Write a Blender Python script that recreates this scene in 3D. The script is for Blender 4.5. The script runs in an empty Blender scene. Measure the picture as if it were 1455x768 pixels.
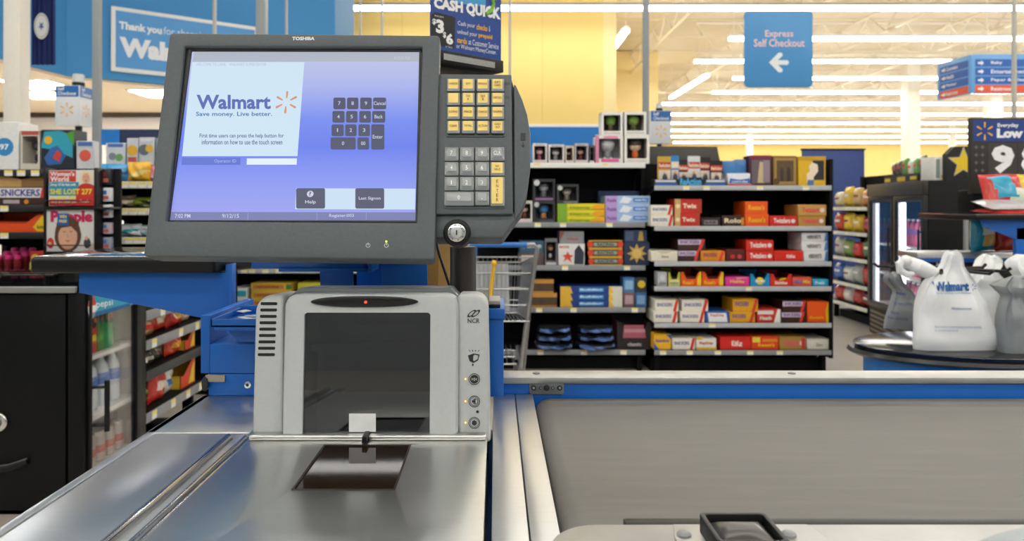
import bpy, bmesh, math, random
from mathutils import Vector, Matrix
random.seed(11)
scn = bpy.context.scene
C = scn.collection
PI = math.pi
# ------------------------------------------------------------------ camera
CAMH = 1.18                       # eye height; level camera with a shifted lens
F = 1000.0                        # focal length in pixels of the 1455 px wide frame
U0, V0 = 704.0, 293.0             # where the optical axis meets the frame
cd = bpy.data.cameras.new('camera'); cam = bpy.data.objects.new('camera', cd); C.objects.link(cam)
cam.location = (0, 0, CAMH); cam.rotation_euler = (PI/2, 0, 0)
cd.sensor_width = 36.0; cd.lens = 36.0*F/1455.0
cd.shift_x = (727.5-U0)/1455.0; cd.shift_y = -(384.0-V0)/1455.0
cd.clip_start = 0.05; cd.clip_end = 200
cd.dof.use_dof = True; cd.dof.focus_distance = 0.92; cd.dof.aperture_fstop = 7.5
scn.camera = cam
# ------------------------------------------------------------------ world and exposure
w = bpy.data.worlds.new('world'); scn.world = w; w.use_nodes = True
w.node_tree.nodes['Background'].inputs[0].default_value = (0.96, 0.98, 1.0, 1)
w.node_tree.nodes['Background'].inputs[1].default_value = 0.9
scn.view_settings.view_transform = 'Standard'; scn.view_settings.look = 'None'
scn.view_settings.gamma = 1.0; scn.view_settings.use_curve_mapping = False
scn.view_settings.exposure = 0.28
STRIP = 17.0                      # strength of the fluorescent tubes
SCREEN = 0.88                      # strength of lit screens
# ------------------------------------------------------------------ helpers
def lin(c):
    if isinstance(c, str):
        c = c.lstrip('#'); c = [int(c[i:i+2], 16)/255 for i in (0, 2, 4)]
    return tuple(x/12.92 if x <= .04045 else ((x+.055)/1.055)**2.4 for x in c) + (1,)
MATS = {}
def mat(key, col='#808080', rough=.5, metal=0.0, spec=.5, emit=0.0, alpha=1.0, noise=0.0, nscale=30, bump=0.0, stretch=(1,1,1), trans=0.0, coat=0.0, rnoise=0.0):
    if key in MATS: return MATS[key]
    m = bpy.data.materials.new(key); m.use_nodes = True
    nt = m.node_tree; b = nt.nodes['Principled BSDF']
    b.inputs['Base Color'].default_value = lin(col); b.inputs['Roughness'].default_value = rough
    b.inputs['Metallic'].default_value = metal; b.inputs['Specular IOR Level'].default_value = spec
    b.inputs['Coat Weight'].default_value = coat
    b.inputs['Transmission Weight'].default_value = trans
    if emit:
        b.inputs['Emission Color'].default_value = lin(col); b.inputs['Emission Strength'].default_value = emit
    b.inputs['Alpha'].default_value = alpha
    if noise or bump or rnoise:
        tc = nt.nodes.new('ShaderNodeTexCoord'); mp = nt.nodes.new('ShaderNodeMapping'); mp.inputs['Scale'].default_value = stretch
        n = nt.nodes.new('ShaderNodeTexNoise'); n.inputs['Scale'].default_value = nscale; n.inputs['Detail'].default_value = 5
        nt.links.new(tc.outputs['Object'], mp.inputs[0]); nt.links.new(mp.outputs[0], n.inputs['Vector'])
        if noise:
            cr = nt.nodes.new('ShaderNodeValToRGB'); c = lin(col)
            cr.color_ramp.elements[0].position = .3; cr.color_ramp.elements[1].position = .7
            cr.color_ramp.elements[0].color = tuple(x*(1-noise) for x in c[:3])+(1,)
            cr.color_ramp.elements[1].color = tuple(min(1, x*(1+noise)) for x in c[:3])+(1,)
            nt.links.new(n.outputs['Fac'], cr.inputs[0]); nt.links.new(cr.outputs[0], b.inputs['Base Color'])
        if rnoise:
            mr = nt.nodes.new('ShaderNodeMapRange'); mr.inputs[1].default_value = .3; mr.inputs[2].default_value = .7
            mr.inputs[3].default_value = max(0, rough-rnoise); mr.inputs[4].default_value = rough+rnoise
            nt.links.new(n.outputs['Fac'], mr.inputs[0]); nt.links.new(mr.outputs[0], b.inputs['Roughness'])
        if bump:
            bp = nt.nodes.new('ShaderNodeBump'); bp.inputs['Strength'].default_value = bump; bp.inputs['Distance'].default_value = .002
            nt.links.new(n.outputs['Fac'], bp.inputs['Height']); nt.links.new(bp.outputs[0], b.inputs['Normal'])
    MATS[key] = m
    return m
def cm(col, rough=.45):            # a plain printed or painted colour, faintly mottled
    return mat('print_'+str(col).lstrip('#')+('' if rough == .45 else '_%d' % (rough*100)), col, rough, noise=.05, nscale=60)
def em(col, s=1.0):
    return mat('lit_%s_%d' % (str(col).lstrip('#'), s*100), col, .5, emit=s, spec=0.0)

class Frame:                       # a plane in the place: origin, right, up, outward normal
    def __init__(s, O, ex=(1,0,0), ey=(0,0,1)):
        s.O = Vector(O); s.ex = Vector(ex).normalized(); s.ey = Vector(ey).normalized(); s.n = s.ex.cross(s.ey)
    def pt(s, x, y, d=0.0): return s.O + s.ex*x + s.ey*y + s.n*d
    def px(s, u, v):               # where the sight line of a measured point of the photograph meets this plane
        r = Vector(((u-U0)/F, 1, -(v-V0)/F)); c = Vector((0, 0, CAMH))
        t = (s.O-c).dot(s.n)/r.dot(s.n); p = c+r*t-s.O
        return (p.dot(s.ex), p.dot(s.ey))
    def off(s, d): return Frame(s.O+s.n*d, s.ex, s.ey)
    def poly(s, pts): return [s.px(*p) for p in pts]
def P(u, v, Y): return Vector(((u-U0)/F*Y, Y, CAMH-(v-V0)/F*Y))
def wall(Y): return Frame((0, Y, 0))
_text = {}
def text_geo(s, bold):
    k = (s, bold)
    if k not in _text:
        c = bpy.data.curves.new('t', 'FONT'); c.body = s; c.resolution_u = 2; c.offset = bold; c.fill_mode = 'FRONT'
        o = bpy.data.objects.new('t', c); m = o.to_mesh()
        vs = [(v.co.x, v.co.y) for v in m.vertices]; fs = [tuple(p.vertices) for p in m.polygons]
        o.to_mesh_clear(); bpy.data.objects.remove(o); bpy.data.curves.remove(c)
        x0 = min(v[0] for v in vs); x1 = max(v[0] for v in vs); y0 = min(v[1] for v in vs); y1 = max(v[1] for v in vs)
        _text[k] = ([((x-x0)/(x1-x0), (y-y0)/(y1-y0)) for x, y in vs], fs)
    return _text[k]
def rrect(x0, y0, x1, y1, r, n=5, corners=(1,1,1,1)):   # counter-clockwise from lower left
    out = []
    for (cx, cy, a0, on) in ((x0+r, y0+r, PI, corners[0]), (x1-r, y0+r, 1.5*PI, corners[1]), (x1-r, y1-r, 0, corners[2]), (x0+r, y1-r, .5*PI, corners[3])):
        for i in range(n+1):
            a = a0+i*PI/2/n
            if on: out.append((cx+r*math.cos(a), cy+r*math.sin(a)))
            else: out.append((x0 if cx == x0+r else x1, y0 if cy == y0+r else y1))
    return out
def ell(cx, cy, rx, ry=None, n=24, a0=0.0, a1=2*PI):
    ry = ry or rx
    return [(cx+rx*math.cos(a0+(a1-a0)*i/n), cy+ry*math.sin(a0+(a1-a0)*i/n)) for i in range(n)]
class MB:                          # collects shapes into one mesh
    def __init__(s): s.bm = bmesh.new(); s.ms = []
    def mi(s, m):
        if m not in s.ms: s.ms.append(m)
        return s.ms.index(m)
    def merge(s, t, m):
        i = s.mi(m); mp = {}
        for v in t.verts: mp[v] = s.bm.verts.new(v.co)
        for f in t.faces:
            try: g = s.bm.faces.new([mp[v] for v in f.verts]); g.material_index = i
            except ValueError: pass
        t.free(); return s
    def raw(s, vs, fs, m):
        t = bmesh.new(); V = [t.verts.new(v) for v in vs]
        for f in fs:
            if len(set(f)) > 2:
                try: t.faces.new([V[i] for i in f])
                except ValueError: pass
        return s.merge(t, m)
    def box(s, x0, x1, y0, y1, z0, z1, m, bev=0.0, seg=2):
        return s.prism(Frame((0,0,0)), [(x0,z0),(x1,z0),(x1,z1),(x0,z1)], -y1, -y0, m, bev, seg)
    def prism(s, fr, pts, d0, d1, m, bev=0.0, seg=2):
        t = bmesh.new(); a = [t.verts.new(fr.pt(x, y, d0)) for x, y in pts]; b = [t.verts.new(fr.pt(x, y, d1)) for x, y in pts]
        n = len(pts); t.faces.new(b); t.faces.new(a[::-1])
        for i in range(n): t.faces.new([a[i], a[(i+1) % n], b[(i+1) % n], b[i]])
        s._bev(t, bev, seg); return s.merge(t, m)
    def ring(s, fr, outer, inner, d0, d1, m, bev=0.0, seg=2):
        t = bmesh.new(); n = len(outer)
        L = [[t.verts.new(fr.pt(x, y, d)) for x, y in q] for q in (outer, inner) for d in (d0, d1)]   # o0 o1 i0 i1
        for i in range(n):
            j = (i+1) % n; o0, o1, i0, i1 = L
            t.faces.new([o1[i], o1[j], i1[j], i1[i]]); t.faces.new([o0[j], o0[i], i0[i], i0[j]])
            t.faces.new([o0[i], o0[j], o1[j], o1[i]]); t.faces.new([i0[j], i0[i], i1[i], i1[j]])
        s._bev(t, bev, seg); return s.merge(t, m)
    def _bev(s, t, bev, seg):
        if bev:
            t.normal_update()
            e = [x for x in t.edges if len(x.link_faces) == 2 and x.calc_face_angle(0) > .7]
            bmesh.ops.bevel(t, geom=e, offset=bev, segments=seg, profile=.5, affect='EDGES', clamp_overlap=True)
    def decal(s, fr, pts, m, d=.0006): return s.prism(fr, pts, d-.0004, d, m)
    def text(s, fr, txt, x0, y0, x1, y1, m, d=.001, bold=0.0, quad=None):
        if txt in ('1', '.', 'I') and not quad: xm, k = (x0+x1)/2, (x1-x0)*.22; x0, x1 = xm-k, xm+k; y1 = y0+(x1-x0) if txt == '.' else y1
        elif txt in ('1', '.', 'I'): a_, b_, c_, e_ = [Vector(p) for p in quad]; quad = [tuple(a_.lerp(b_, .3)), tuple(a_.lerp(b_, .7)), tuple(e_.lerp(c_, .7)), tuple(e_.lerp(c_, .3))]
        vs, fs = text_geo(txt, bold); q = quad or [(x0,y0),(x1,y0),(x1,y1),(x0,y1)]
        out = []
        for x, y in vs:
            px = q[0][0]*(1-x)*(1-y)+q[1][0]*x*(1-y)+q[2][0]*x*y+q[3][0]*(1-x)*y
            py = q[0][1]*(1-x)*(1-y)+q[1][1]*x*(1-y)+q[2][1]*x*y+q[3][1]*(1-x)*y
            out.append(fr.pt(px, py, d))
        return s.raw(out, fs, m)
    def rings(s, R, m, cap=True, closed=False):
        t = bmesh.new(); L = [[t.verts.new(p) for p in r] for r in R]; n = len(R[0])
        for k in range(len(L)-1 if not closed else len(L)):
            A, B = L[k], L[(k+1) % len(L)]
            for i in range(n):
                j = (i+1) % n; t.faces.new([A[i], A[j], B[j], B[i]])
        if cap and not closed: t.faces.new(L[0][::-1]); t.faces.new(L[-1])
        bmesh.ops.recalc_face_normals(t, faces=t.faces[:]); return s.merge(t, m)
    def tube(s, pts, r, m, n=10, closed=False):
        pts = [Vector(p) for p in pts]; R = []; up = None
        rr = r if isinstance(r, (list, tuple)) else [r]*len(pts)
        for i, p in enumerate(pts):
            if closed: d = (pts[(i+1) % len(pts)]-pts[i-1]).normalized()
            else: d = (pts[min(i+1, len(pts)-1)]-pts[max(i-1, 0)]).normalized()
            if up is None: up = d.orthogonal().normalized()
            up = (up-d*up.dot(d)).normalized(); sd = d.cross(up)
            R.append([p+(up*math.cos(2*PI*k/n)+sd*math.sin(2*PI*k/n))*rr[i] for k in range(n)])
        return s.rings(R, m, True, closed)
    def cyl(s, a, b, r, m, r1=None, n=20): return s.tube([a, b], [r, r if r1 is None else r1], m, n)
    def lathe(s, c, prof, m, n=24, sx=1.0):     # prof: (radius, z)
        return s.rings([[Vector((c[0]+r*sx*math.cos(2*PI*k/n), c[1]+r*math.sin(2*PI*k/n), c[2]+z)) for k in range(n)] for r, z in prof], m)
    def ball(s, c, rx, ry, rz, m, n=12):
        c = Vector(c); return s.rings([[c+Vector((rx*math.sin(t)*math.cos(2*PI*k/n), ry*math.sin(t)*math.sin(2*PI*k/n), rz*math.cos(t))) for k in range(n)] for t in [PI*(i+.02)/(n//2+.04) for i in range(n//2+1)]], m)
    def build(s, name, parent=None, smooth=True, bevel=0.0):
        me = bpy.data.meshes.new(name); 
        bmesh.ops.recalc_face_normals(s.bm, faces=s.bm.faces[:]) if False else None
        vs = [v.co for v in s.bm.verts]
        if parent is None:
            o0 = Vector(((min(v.x for v in vs)+max(v.x for v in vs))/2, (min(v.y for v in vs)+max(v.y for v in vs))/2, min(v.z for v in vs)))
        else:
            o0 = Vector((0,0,0)); q = parent
            while q: o0 += q.location; q = q.parent
        for v in s.bm.verts: v.co -= o0
        s.bm.to_mesh(me); s.bm.free()
        for m in s.ms: me.materials.append(m)
        if smooth:
            for p in me.polygons: p.use_smooth = True
            me.set_sharp_from_angle(angle=math.radians(38))
        ob = bpy.data.objects.new(name, me); C.objects.link(ob)
        if parent is None: ob.location = o0
        else: ob.parent = parent
        if bevel:
            md = ob.modifiers.new('bevel', 'BEVEL'); md.width = bevel; md.segments = 2; md.limit_method = 'ANGLE'; md.angle_limit = .7
        return ob
def tag(o, label=None, cat=None, group=None, kind=None):
    if label: o['label'] = label
    if cat: o['category'] = cat
    if group: o['group'] = group
    if kind: o['kind'] = kind
    return o
def thing(name, label, cat, loc, group=None):
    o = bpy.data.objects.new(name, None); C.objects.link(o); o.location = loc; o.empty_display_size = .05
    return tag(o, label, cat, group)
def struct(mb, name, parent=None, smooth=False):
    o = mb.build(name, parent, smooth)
    if parent is None: o['kind'] = 'structure'
    return o
def dup(root, d, label=None):
    r = root.copy(); C.objects.link(r); r.location = root.location+Vector(d)
    if label: r['label'] = label
    for ch in list(root.children):
        c = ch.copy(); C.objects.link(c); c.parent = r
        for g in list(ch.children):
            q = g.copy(); C.objects.link(q); q.parent = c
    return r
def spark(mb, fr, cx, cy, r, m, d=.001, sy=1.0):   # six rounded rays around an open centre
    for k in range(6):
        a = PI/2+k*PI/3; ca, sa = math.cos(a), math.sin(a); pts = []
        for (t, wd) in ((.38, -.055), (.92, -.10), (1.0, -.05), (1.0, .05), (.92, .10), (.38, .055)):
            pts.append((cx+r*(t*ca-wd*sa), cy+sy*r*(t*sa+wd*ca)))
        mb.decal(fr, pts, m, d)
# ------------------------------------------------------------------ shared materials
steel = mat('brushed_steel', '#d2d4d4', .33, 1.0, noise=.035, nscale=40, stretch=(1, 12, 1), rnoise=.03)
plate_steel = mat('scale_plate_steel', '#cfd0ce', .30, 1.0, noise=.03, nscale=40, stretch=(1, 8, 1), rnoise=.02)
rail_al = mat('rail_aluminium', '#bcbcba', .45, 1.0, noise=.08, nscale=20)
chrome = mat('chrome', '#d8d8d8', .12, 1.0)
blue = mat('blue_enamel', '#0a62bc', .38, noise=.03, nscale=14, bump=.06)
black = mat('black_plastic', '#0c0d0e', .38, spec=.35, noise=.08, nscale=90)
blackm = mat('black_powder_coat', '#090a0b', .55, spec=.18, noise=.1, nscale=120)
shelfm = mat('black_shelf_metal', '#090a0a', .6, spec=.15, noise=.1, nscale=50)
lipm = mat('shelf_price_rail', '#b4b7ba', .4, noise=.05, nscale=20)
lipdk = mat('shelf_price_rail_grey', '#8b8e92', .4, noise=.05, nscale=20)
graym = mat('monitor_grey_plastic', '#4d5559', .5, noise=.06, nscale=220, bump=.12)
scang = mat('scanner_grey_plastic', '#b4b9b9', .42, noise=.03, nscale=160, bump=.05)
white = mat('white_paint', '#efefec', .5, noise=.02)
glass = mat('clear_glass', '#ffffff', .02, trans=1.0, alpha=.22)
darkglass = mat('dark_scanner_glass', '#0a0b0c', .04, spec=.7)
# ------------------------------------------------------------------ structure
fl = mat('floor_polished_concrete', '#b9b2a8', .24, noise=.04, nscale=3, rnoise=.015)
struct(MB().box(-30, 45, -12, 52, -.2, 0, fl), 'floor')
deck = mat('ceiling_deck', '#eadfc9', .75, noise=.03, nscale=2)
CZ, LZ = 6.5, 5.5
mb = MB(); mb.box(-30, 45, -12, 52, CZ, CZ+.2, deck)
for i in range(26): mb.box(-30, 45, 2*i, 2*i+.12, CZ-.03, CZ, deck)       # deck ribs
struct(mb, 'ceiling')
yel = mat('yellow_wall_paint', '#f3d684', .7, noise=.02, nscale=1.5)
yel2 = mat('pale_yellow_wall_paint', '#f5dfa2', .7, noise=.02, nscale=1.5)
bandm = mat('blue_wall_band', '#0f74c6', .6, noise=.02)
YW = 16.6
mb = MB(); mb.box(-3.9, 2.55, YW, YW+.3, 0, CZ, yel)
for x in (-2.2, -.4, 1.1): mb.box(x-.006, x+.006, YW-.004, YW, 3.2, CZ, cm('#dfc070'))
struct(mb, 'wall_back')
tb = MB(); tb.box(-3.9, 2.57, YW-.03, YW, 0, 3.05, bandm); tb.box(-3.9, 2.57, YW-.035, YW, 3.05, 3.12, white); struct(tb, 'trim_1')
struct(MB().box(2.55, 2.85, YW, 24, 0, CZ, yel2), 'wall_side')
mb = MB(); mb.box(2.85, 5.55, 24, 24.3, 0, CZ, yel2); mb.box(5.25, 5.55, 24.3, 50, 0, CZ, yel2); struct(mb, 'wall_inner')
mb = MB(); mb.box(-30, 45, 50, 50.3, 0, CZ, yel)
struct(mb, 'wall_far')
# blue soffit with the angled front, and the alcove behind it
sof = mat('blue_soffit_paint', '#3c8ecb', .6, noise=.02)
beige = mat('alcove_ceiling_beige', '#e3cfae', .8, noise=.02)
A = [(-5.3-.12*4, 8.71-4), (-5.3, 8.71), (-2.45, 10.75), (-2.45, 12.2), (-12, 12.2), (-12, 4.71)]
up = Frame((0,0,0), (1,0,0), (0,1,0))
struct(MB().prism(up, A, 2.8, CZ, sof), 'wall_left')
mb = MB(); mb.prism(up, [(x+(.02 if x < -6 else -.02), y+.03) for x, y in A], 2.76, 2.797, beige)
struct(mb, 'trim_2')
struct(MB().box(-12, -2.4, 11.9, 12.1, 0, 2.76, mat('alcove_wall_white', '#dcd6cf', .8, noise=.02)), 'wall_alcove')
struct(MB().box(-12, -2.45, 11.84, 11.9, 2.68, 2.76, cm('#4b4137')), 'trim_3')
for i, (u, v) in enumerate(((55, 119), (228, 132), (-190, 118), (360, 140), (60, 134), (-60, 105))):                        # alcove ceiling troffers; the last four are unseen, added to brighten it
    y = (2.757-CAMH)*1000/(293-v); x = (u-U0)/F*y
    r = thing('ceiling_light', ['square recessed ceiling light beside the white column', 'recessed ceiling light over the alcove below the thank you sign', 'added unseen ceiling light outside the left edge of the photo', 'added ceiling light hidden behind the register screen', 'added ceiling light deep in the alcove behind the white column', 'added unseen ceiling light just outside the left edge of the photo'][i], 'ceiling light', (x, y, 2.735), 'recessed ceiling lights')
    fr = MB(); fr.box(x-.32, x+.32, y-.32, y+.32, 2.745, 2.757, white); fr.build('frame', r)
    d = MB(); d.box(x-.29, x+.29, y-.29, y+.29, 2.738, 2.745, em('#ffffff', 40)); d.build('diffuser', r)
struct(MB().box(-30, 45, -10.3, -10, 0, CZ, mat('front_wall_paint', '#8f979c', .7, noise=.03)), 'wall_front')
# white square columns
colm = mat('column_white_paint', '#e9e4d8', .6, noise=.02)
for i, (u0, u1, Y) in enumerate(((4, 28, 6.4), (1290, 1308, 26), (1408, 1425, 30), (1062, 1070, 44), (1352, 1359, 42))):
    x0, x1 = (u0-U0)/F*Y, (u1-U0)/F*Y
    mb = MB(); mb.box(x0, x1, Y, Y+(x1-x0), 0, CZ, colm, .01); mb.box(x0-.02, x1+.02, Y-.02, Y+(x1-x0)+.02, 0, .15, colm, .005)
    struct(mb, 'trim_%d' % (4+i), smooth=True)
# roof trusses, each its own
trm = mat('truss_white_paint', '#e8dfcd', .6, noise=.02)
def truss(a, b, zt, zb, n, name):
    a = Vector(a); b = Vector(b); mb = MB()
    for z in (zt, zb): mb.tube([Vector((a.x, a.y, z)), Vector((b.x, b.y, z))], .045, trm, 6)
    for i in range(n):
        p = a+(b-a)*i/n; q = a+(b-a)*(i+1)/n; m = (p+q)/2
        mb.tube([Vector((p.x, p.y, zt)), Vector((m.x, m.y, zb)), Vector((q.x, q.y, zt))], .025, trm, 5)
    return struct(mb, name)
k = 9
for x in (4.6, 7.4, 10.2, 13.0, 16, 19, 22):
    truss((x, 8 if x < 5.2 else 6, 0), (x, 49, 0), CZ-.15, CZ-.75, 26, 'trim_%d' % k); k += 1
for y in (14, 20, 27, 34, 42):
    truss((-3.5 if y < 16 else 5.7, y, 0), (32, y, 0), CZ-.12, CZ-.95, 22, 'trim_%d' % k); k += 1
# rows of fluorescent strip lights
tubem = mat('fluorescent_tube', '#fffefb', .5, emit=STRIP, spec=0)
housing = mat('strip_light_housing', '#f4f2ec', .5, noise=.02)
def strip(x0, x1, y0, y1, z, label, group='rows of strip lights under the roof'):
    a = Vector((x0, y0, z)); b = Vector((x1, y1, z)); d = (b-a).normalized(); s = Vector((-d.y, d.x, 0)); L = (b-a).length
    r = thing('strip_light', label, 'strip light', (a+b)/2, group)
    f = Frame(a, d, (0,0,1))
    h = MB(); h.prism(f, [(0,.03),(L,.03),(L,.09),(0,.09)], -.06, .06, housing); h.prism(f, [(0,.02),(L,.02),(L,.035),(0,.035)], -.09, .09, housing)
    n = max(1, int(L/6))
    for i in range(n+1):
        p = a+d*(L*(i+.02)/(n+.04)); h.cyl(p+Vector((0,0,.1)), Vector((p.x, p.y, CZ-.031)), .008, housing, n=6)
    h.build('housing', r)
    t = MB(); t.prism(f, [(0.02,-.05),(L-.02,-.05),(L-.02,.03),(0.02,.03)], -.075, .075, tubem); t.build('tube', r)
rowsY = [(15.3, -3.3, 17), (18.1, 6.0, 20), (20.9, 5.9, 22), (23.7, 8.0, 24), (26.6, 8.2, 26), (29.6, 7.0, 28), (33, 8.0, 30), (36.5, 8.6, 32), (40, 9.6, 34), (43.5, 10.2, 36), (47.5, 12, 38)]
ordn = ['nearest', 'second nearest', 'third', 'fourth', 'fifth', 'sixth', 'seventh', 'eighth', 'ninth', 'tenth', 'farthest']
for (y, x0, x1), nm in zip(rowsY, ordn):
    strip(x0, x1, y, y, LZ, 'long white strip light row crossing the ceiling, %s of the crossing rows' % nm)
# shorter strips that run away from the camera
for (u, va, vb, lab) in ((890, 84, 42, 'short strip light slanting beside the thick grey pole'), (1000, 106, 138, 'short slanting strip light left below the blue express sign')):
    za = LZ-.15
    ya, yb = sorted(((za-CAMH)*1000/(293-va), (za-CAMH)*1000/(293-vb)))
    x = (u-U0)/F*ya if u < 950 else (1005-U0)/F*ya
    strip(x, x, ya, yb, za, lab, 'short slanting strip lights')
# the rows that hang over the checkout lanes; the rearmost is added, unseen, for fill
for y, lab in ((-7.6, 'added unseen strip light row farthest behind the checkout counter'), (-4.5, 'strip light row over the lane behind the counter'), (-.8, 'strip light row straight over the checkout counter'), (3.2, 'strip light row over the lane in front of the candy shelves'), (7.6, 'strip light row over the end of the checkout lanes')):
    strip(-9 if y < 7 else -2, 14, y, y, LZ, lab, 'strip lights over the checkout')
# ------------------------------------------------------------------ checkout counter
TOP = .888
belt = mat('conveyor_belt_rubber', '#6d6b68', .6, noise=.16, nscale=5, stretch=(1.5, 14, 1), bump=.05, rnoise=.1)
cabm = mat('counter_blue_cabinet', '#0b4f9e', .45, noise=.03)
ctr = thing('checkout_counter', 'steel topped checkout counter with blue cabinet carrying the scanner and belt', 'checkout counter', (0, .8, 0))
mb = MB(); mb.box(-.445, 2.3, .50, 1.07, .05, .842, cabm, .004); mb.box(-.43, 2.28, .52, 1.05, 0, .05, blackm); mb.build('cabinet', ctr)
mb = MB()
mb.box(-.452, -.440, .30, 1.090, .845, TOP, steel, .002); mb.box(-.452, -.318, .910, 1.090, .845, TOP, steel, .0015)
mb.box(-.4385, -.318, .30, .9085, .845, TOP-.0006, steel, .0015); mb.box(-.318, -.3015, .30, 1.090, .845, TOP, steel, .001)
mb.box(-.3015, -.009, .975, 1.090, .845, TOP, steel); mb.box(-.3015, -.009, .868, .975, .845, .876, blackm); mb.box(-.3015, -.009, .30, .868, .845, .868, blackm)
mb.build('steel_worktop', ctr)
mb = MB(); mb.box(-.0035, .0295, .30, 1.089, .845, TOP+.002, steel, .0012); mb.build('steel_strip', ctr)
mb = MB(); mb.box(.0308, .0575, .30, 1.089, .845, TOP+.002, steel, .0012); mb.build('steel_strip', ctr)
for (xa, ya, xb, yb, r) in ((-.335, .30, -.335, .888, .0045), (-.316, .30, -.316, .895, .0022), (-.3065, .30, -.3065, .90, .0030)):
    mb = MB(); mb.tube([(xa, ya, TOP+r*.7), (xa, yb-.006, TOP+r*.7), (xa, yb, TOP-.002)], r, chrome, 10); mb.build('guide_rod', ctr)
# conveyor belt
fz = Frame((0, .66, 0)); pts = [(.062, .865), (.064, .874), (.071, .880), (.082, .8835), (2.25, .8835), (2.25, .846), (.066, .846)]
bl = MB(); bl.prism(Frame((0,0,0)), pts, -1.0865, -.648, belt); tag(bl.build('conveyor_belt'), 'worn grey rubber conveyor belt running off to the frame edge', 'conveyor belt')
# far rail
far = thing('belt_rail', 'blue side rail with aluminium cap along the far edge of the belt', 'rail', (1.1, 1.11, .842))
mb = MB(); mb.box(.013, 2.3, 1.0925, 1.128, .842, .906, blue, .001); mb.build('rail_body', far)
mb = MB(); mb.box(.011, 2.3, 1.088, 1.136, .906, .9155, rail_al, .0012); mb.build('aluminium_cap', far)
for u in (762, 1125):
    x = (u-U0)/F*1.115; q = MB(); q.lathe((x, 1.115, .9155), [(.006, 0), (.006, .0012), (.003, .0022)], cm('#7d7f80')); q.build('screw', far)
fr = wall(1.0925); a = fr.px(752, 541); b = fr.px(801, 558)
br = thing('sensor_bracket', 'small grey bolted plate on the blue rail at the end of the belt', 'bracket', (fr.pt((a[0]+b[0])/2, b[1])))
q = MB(); q.prism(fr, rrect(a[0], b[1]-.001, b[0], a[1], .004), 0, .004, cm('#6f7477', .4), .001); q.build('plate', br)
q = MB()
for u, r in ((758, .0042), (768, .0026), (776.5, .0050), (785, .0026), (795, .0042)):
    x, y = fr.px(u, 549.5); q.prism(fr, ell(x, y, r, n=14), .004, .0058, cm('#2b2d2e', .35), .0008)
    if r < .005: q.prism(fr, ell(x, y, r*.45, n=6), .0058, .0062, cm('#9da0a1', .3))
q.build('bolt', br)
# near rail with sensor
nr = thing('counter_front_rail', 'stainless rail with rounded corner along the near edge of the belt', 'rail', (1.1, .57, .845))
upz = Frame((0,0,0), (1,0,0), (0,1,0))
q = MB(); q.prism(upz, rrect(.046, .40, 2.3, .630, .045, 8, (1,0,0,1)), .8905, .896, rail_al, .002); q.box(.065, 2.3, .52, .63, .843, .8905, rail_al); q.build('rail_top', nr)
q = MB(); q.box(.117, 2.3, .631, .6455, .846, .8945, black, .001); q.build('rubber_edge', nr)
q = MB(); q.prism(upz, [(.155,.42),(.278,.42),(.283,.60),(.277,.6265),(.158,.6265),(.153,.6)], .896, .8975, rail_al, .0006); q.build('cover_plate', nr)
for u in (972, 1121):
    x = (u-U0)/F*.606; q = MB(); q.lathe((x, .606, .8975), [(.0062, 0), (.0062, .0012), (.0045, .0028), (.002, .0034)], cm('#85888a', .3)); q.box(x-.003, x+.003, .6053, .6067, .8994, .89985, black); q.build('screw', nr)
se = thing('belt_sensor', 'small black box with a glossy domed lens on the near belt rail', 'sensor', (.205, .6, .8975))
fo = [(.179,.575),(.236,.575),(.238,.615),(.177,.615)]
q = MB(); q.ring(upz, rrect(.1775,.560,.2355,.615,.004,3), rrect(.1815,.564,.2315,.611,.003,3), .8975, .913, black, .0007); q.box(.1815, .2315, .564, .611, .8975, .904, black); q.build('sensor_body', se)
q = MB(); q.rings([[Vector((.2065+(.0245-k*.0035)*sx, .5875+(.023-k*.0045)*sy, .904+.0095*math.sin(k*PI/8)/math.sin(4*PI/8))) for sx, sy in ((-1,-1),(0,-1.04),(1,-1),(1.02,0),(1,1),(0,1.04),(-1,1),(-1.02,0))] for k in range(5)], mat('smoked_lens', '#3c3c3a', .28, spec=.6)); q.build('lens', se)
q = MB(); R = []
for i in range(9):
    t = i/8; x = .295+.115*t if i < 8 else .9; h = .064*math.sin(min(t, .875)/.875*PI/2)
    R.append([Vector((x, y, .8975+max(.001, h*s))) for y, s in ((.40, .001), (.40, .8), (.43, 1), (.49, 1), (.515, .75), (.53, .001))])
q.rings(R, mat('grey_plastic_tray', '#a9b1b5', .5, noise=.03)); tag(q.build('plastic_cover'), 'smooth pale grey curved plastic edge in the lower right corner of the photo', 'cover')

# ------------------------------------------------------------------ barcode scanner with its scale plate
tilt = math.radians(4.0)
fs = Frame((-.3012, .868, .8885), (1,0,0), (0, math.sin(tilt), math.cos(tilt)))
sc = thing('barcode_scanner', 'grey countertop barcode scanner with dark upright window and steel scale plate', 'scanner', (-.155, .868, TOP))
def pp(*uv): return fs.poly(uv)
def rp(fr, u0, v0, u1, v1, r=.0, n=5, corners=(1,1,1,1)):   # rectangle measured in the photograph, on plane fr
    a = fr.px(u0, v1); b = fr.px(u1, v0); c = fr.px(u0, v0); e = fr.px(u1, v1)
    if r == 0: return [a, e, b, c]
    q = rrect(0, 0, 1, 1, .0001, n) ; wv = abs(b[0]-a[0]); hv = abs(b[1]-a[1])
    q = rrect(0, 0, wv, hv, r, n, corners); out = []
    for x, y in q:
        s, t = x/wv, y/hv
        out.append(tuple(a[k]*(1-s)*(1-t)+e[k]*s*(1-t)+b[k]*s*t+c[k]*(1-s)*t for k in (0, 1)))
    return out
H1 = fs.px(0, 417)[1]
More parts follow.
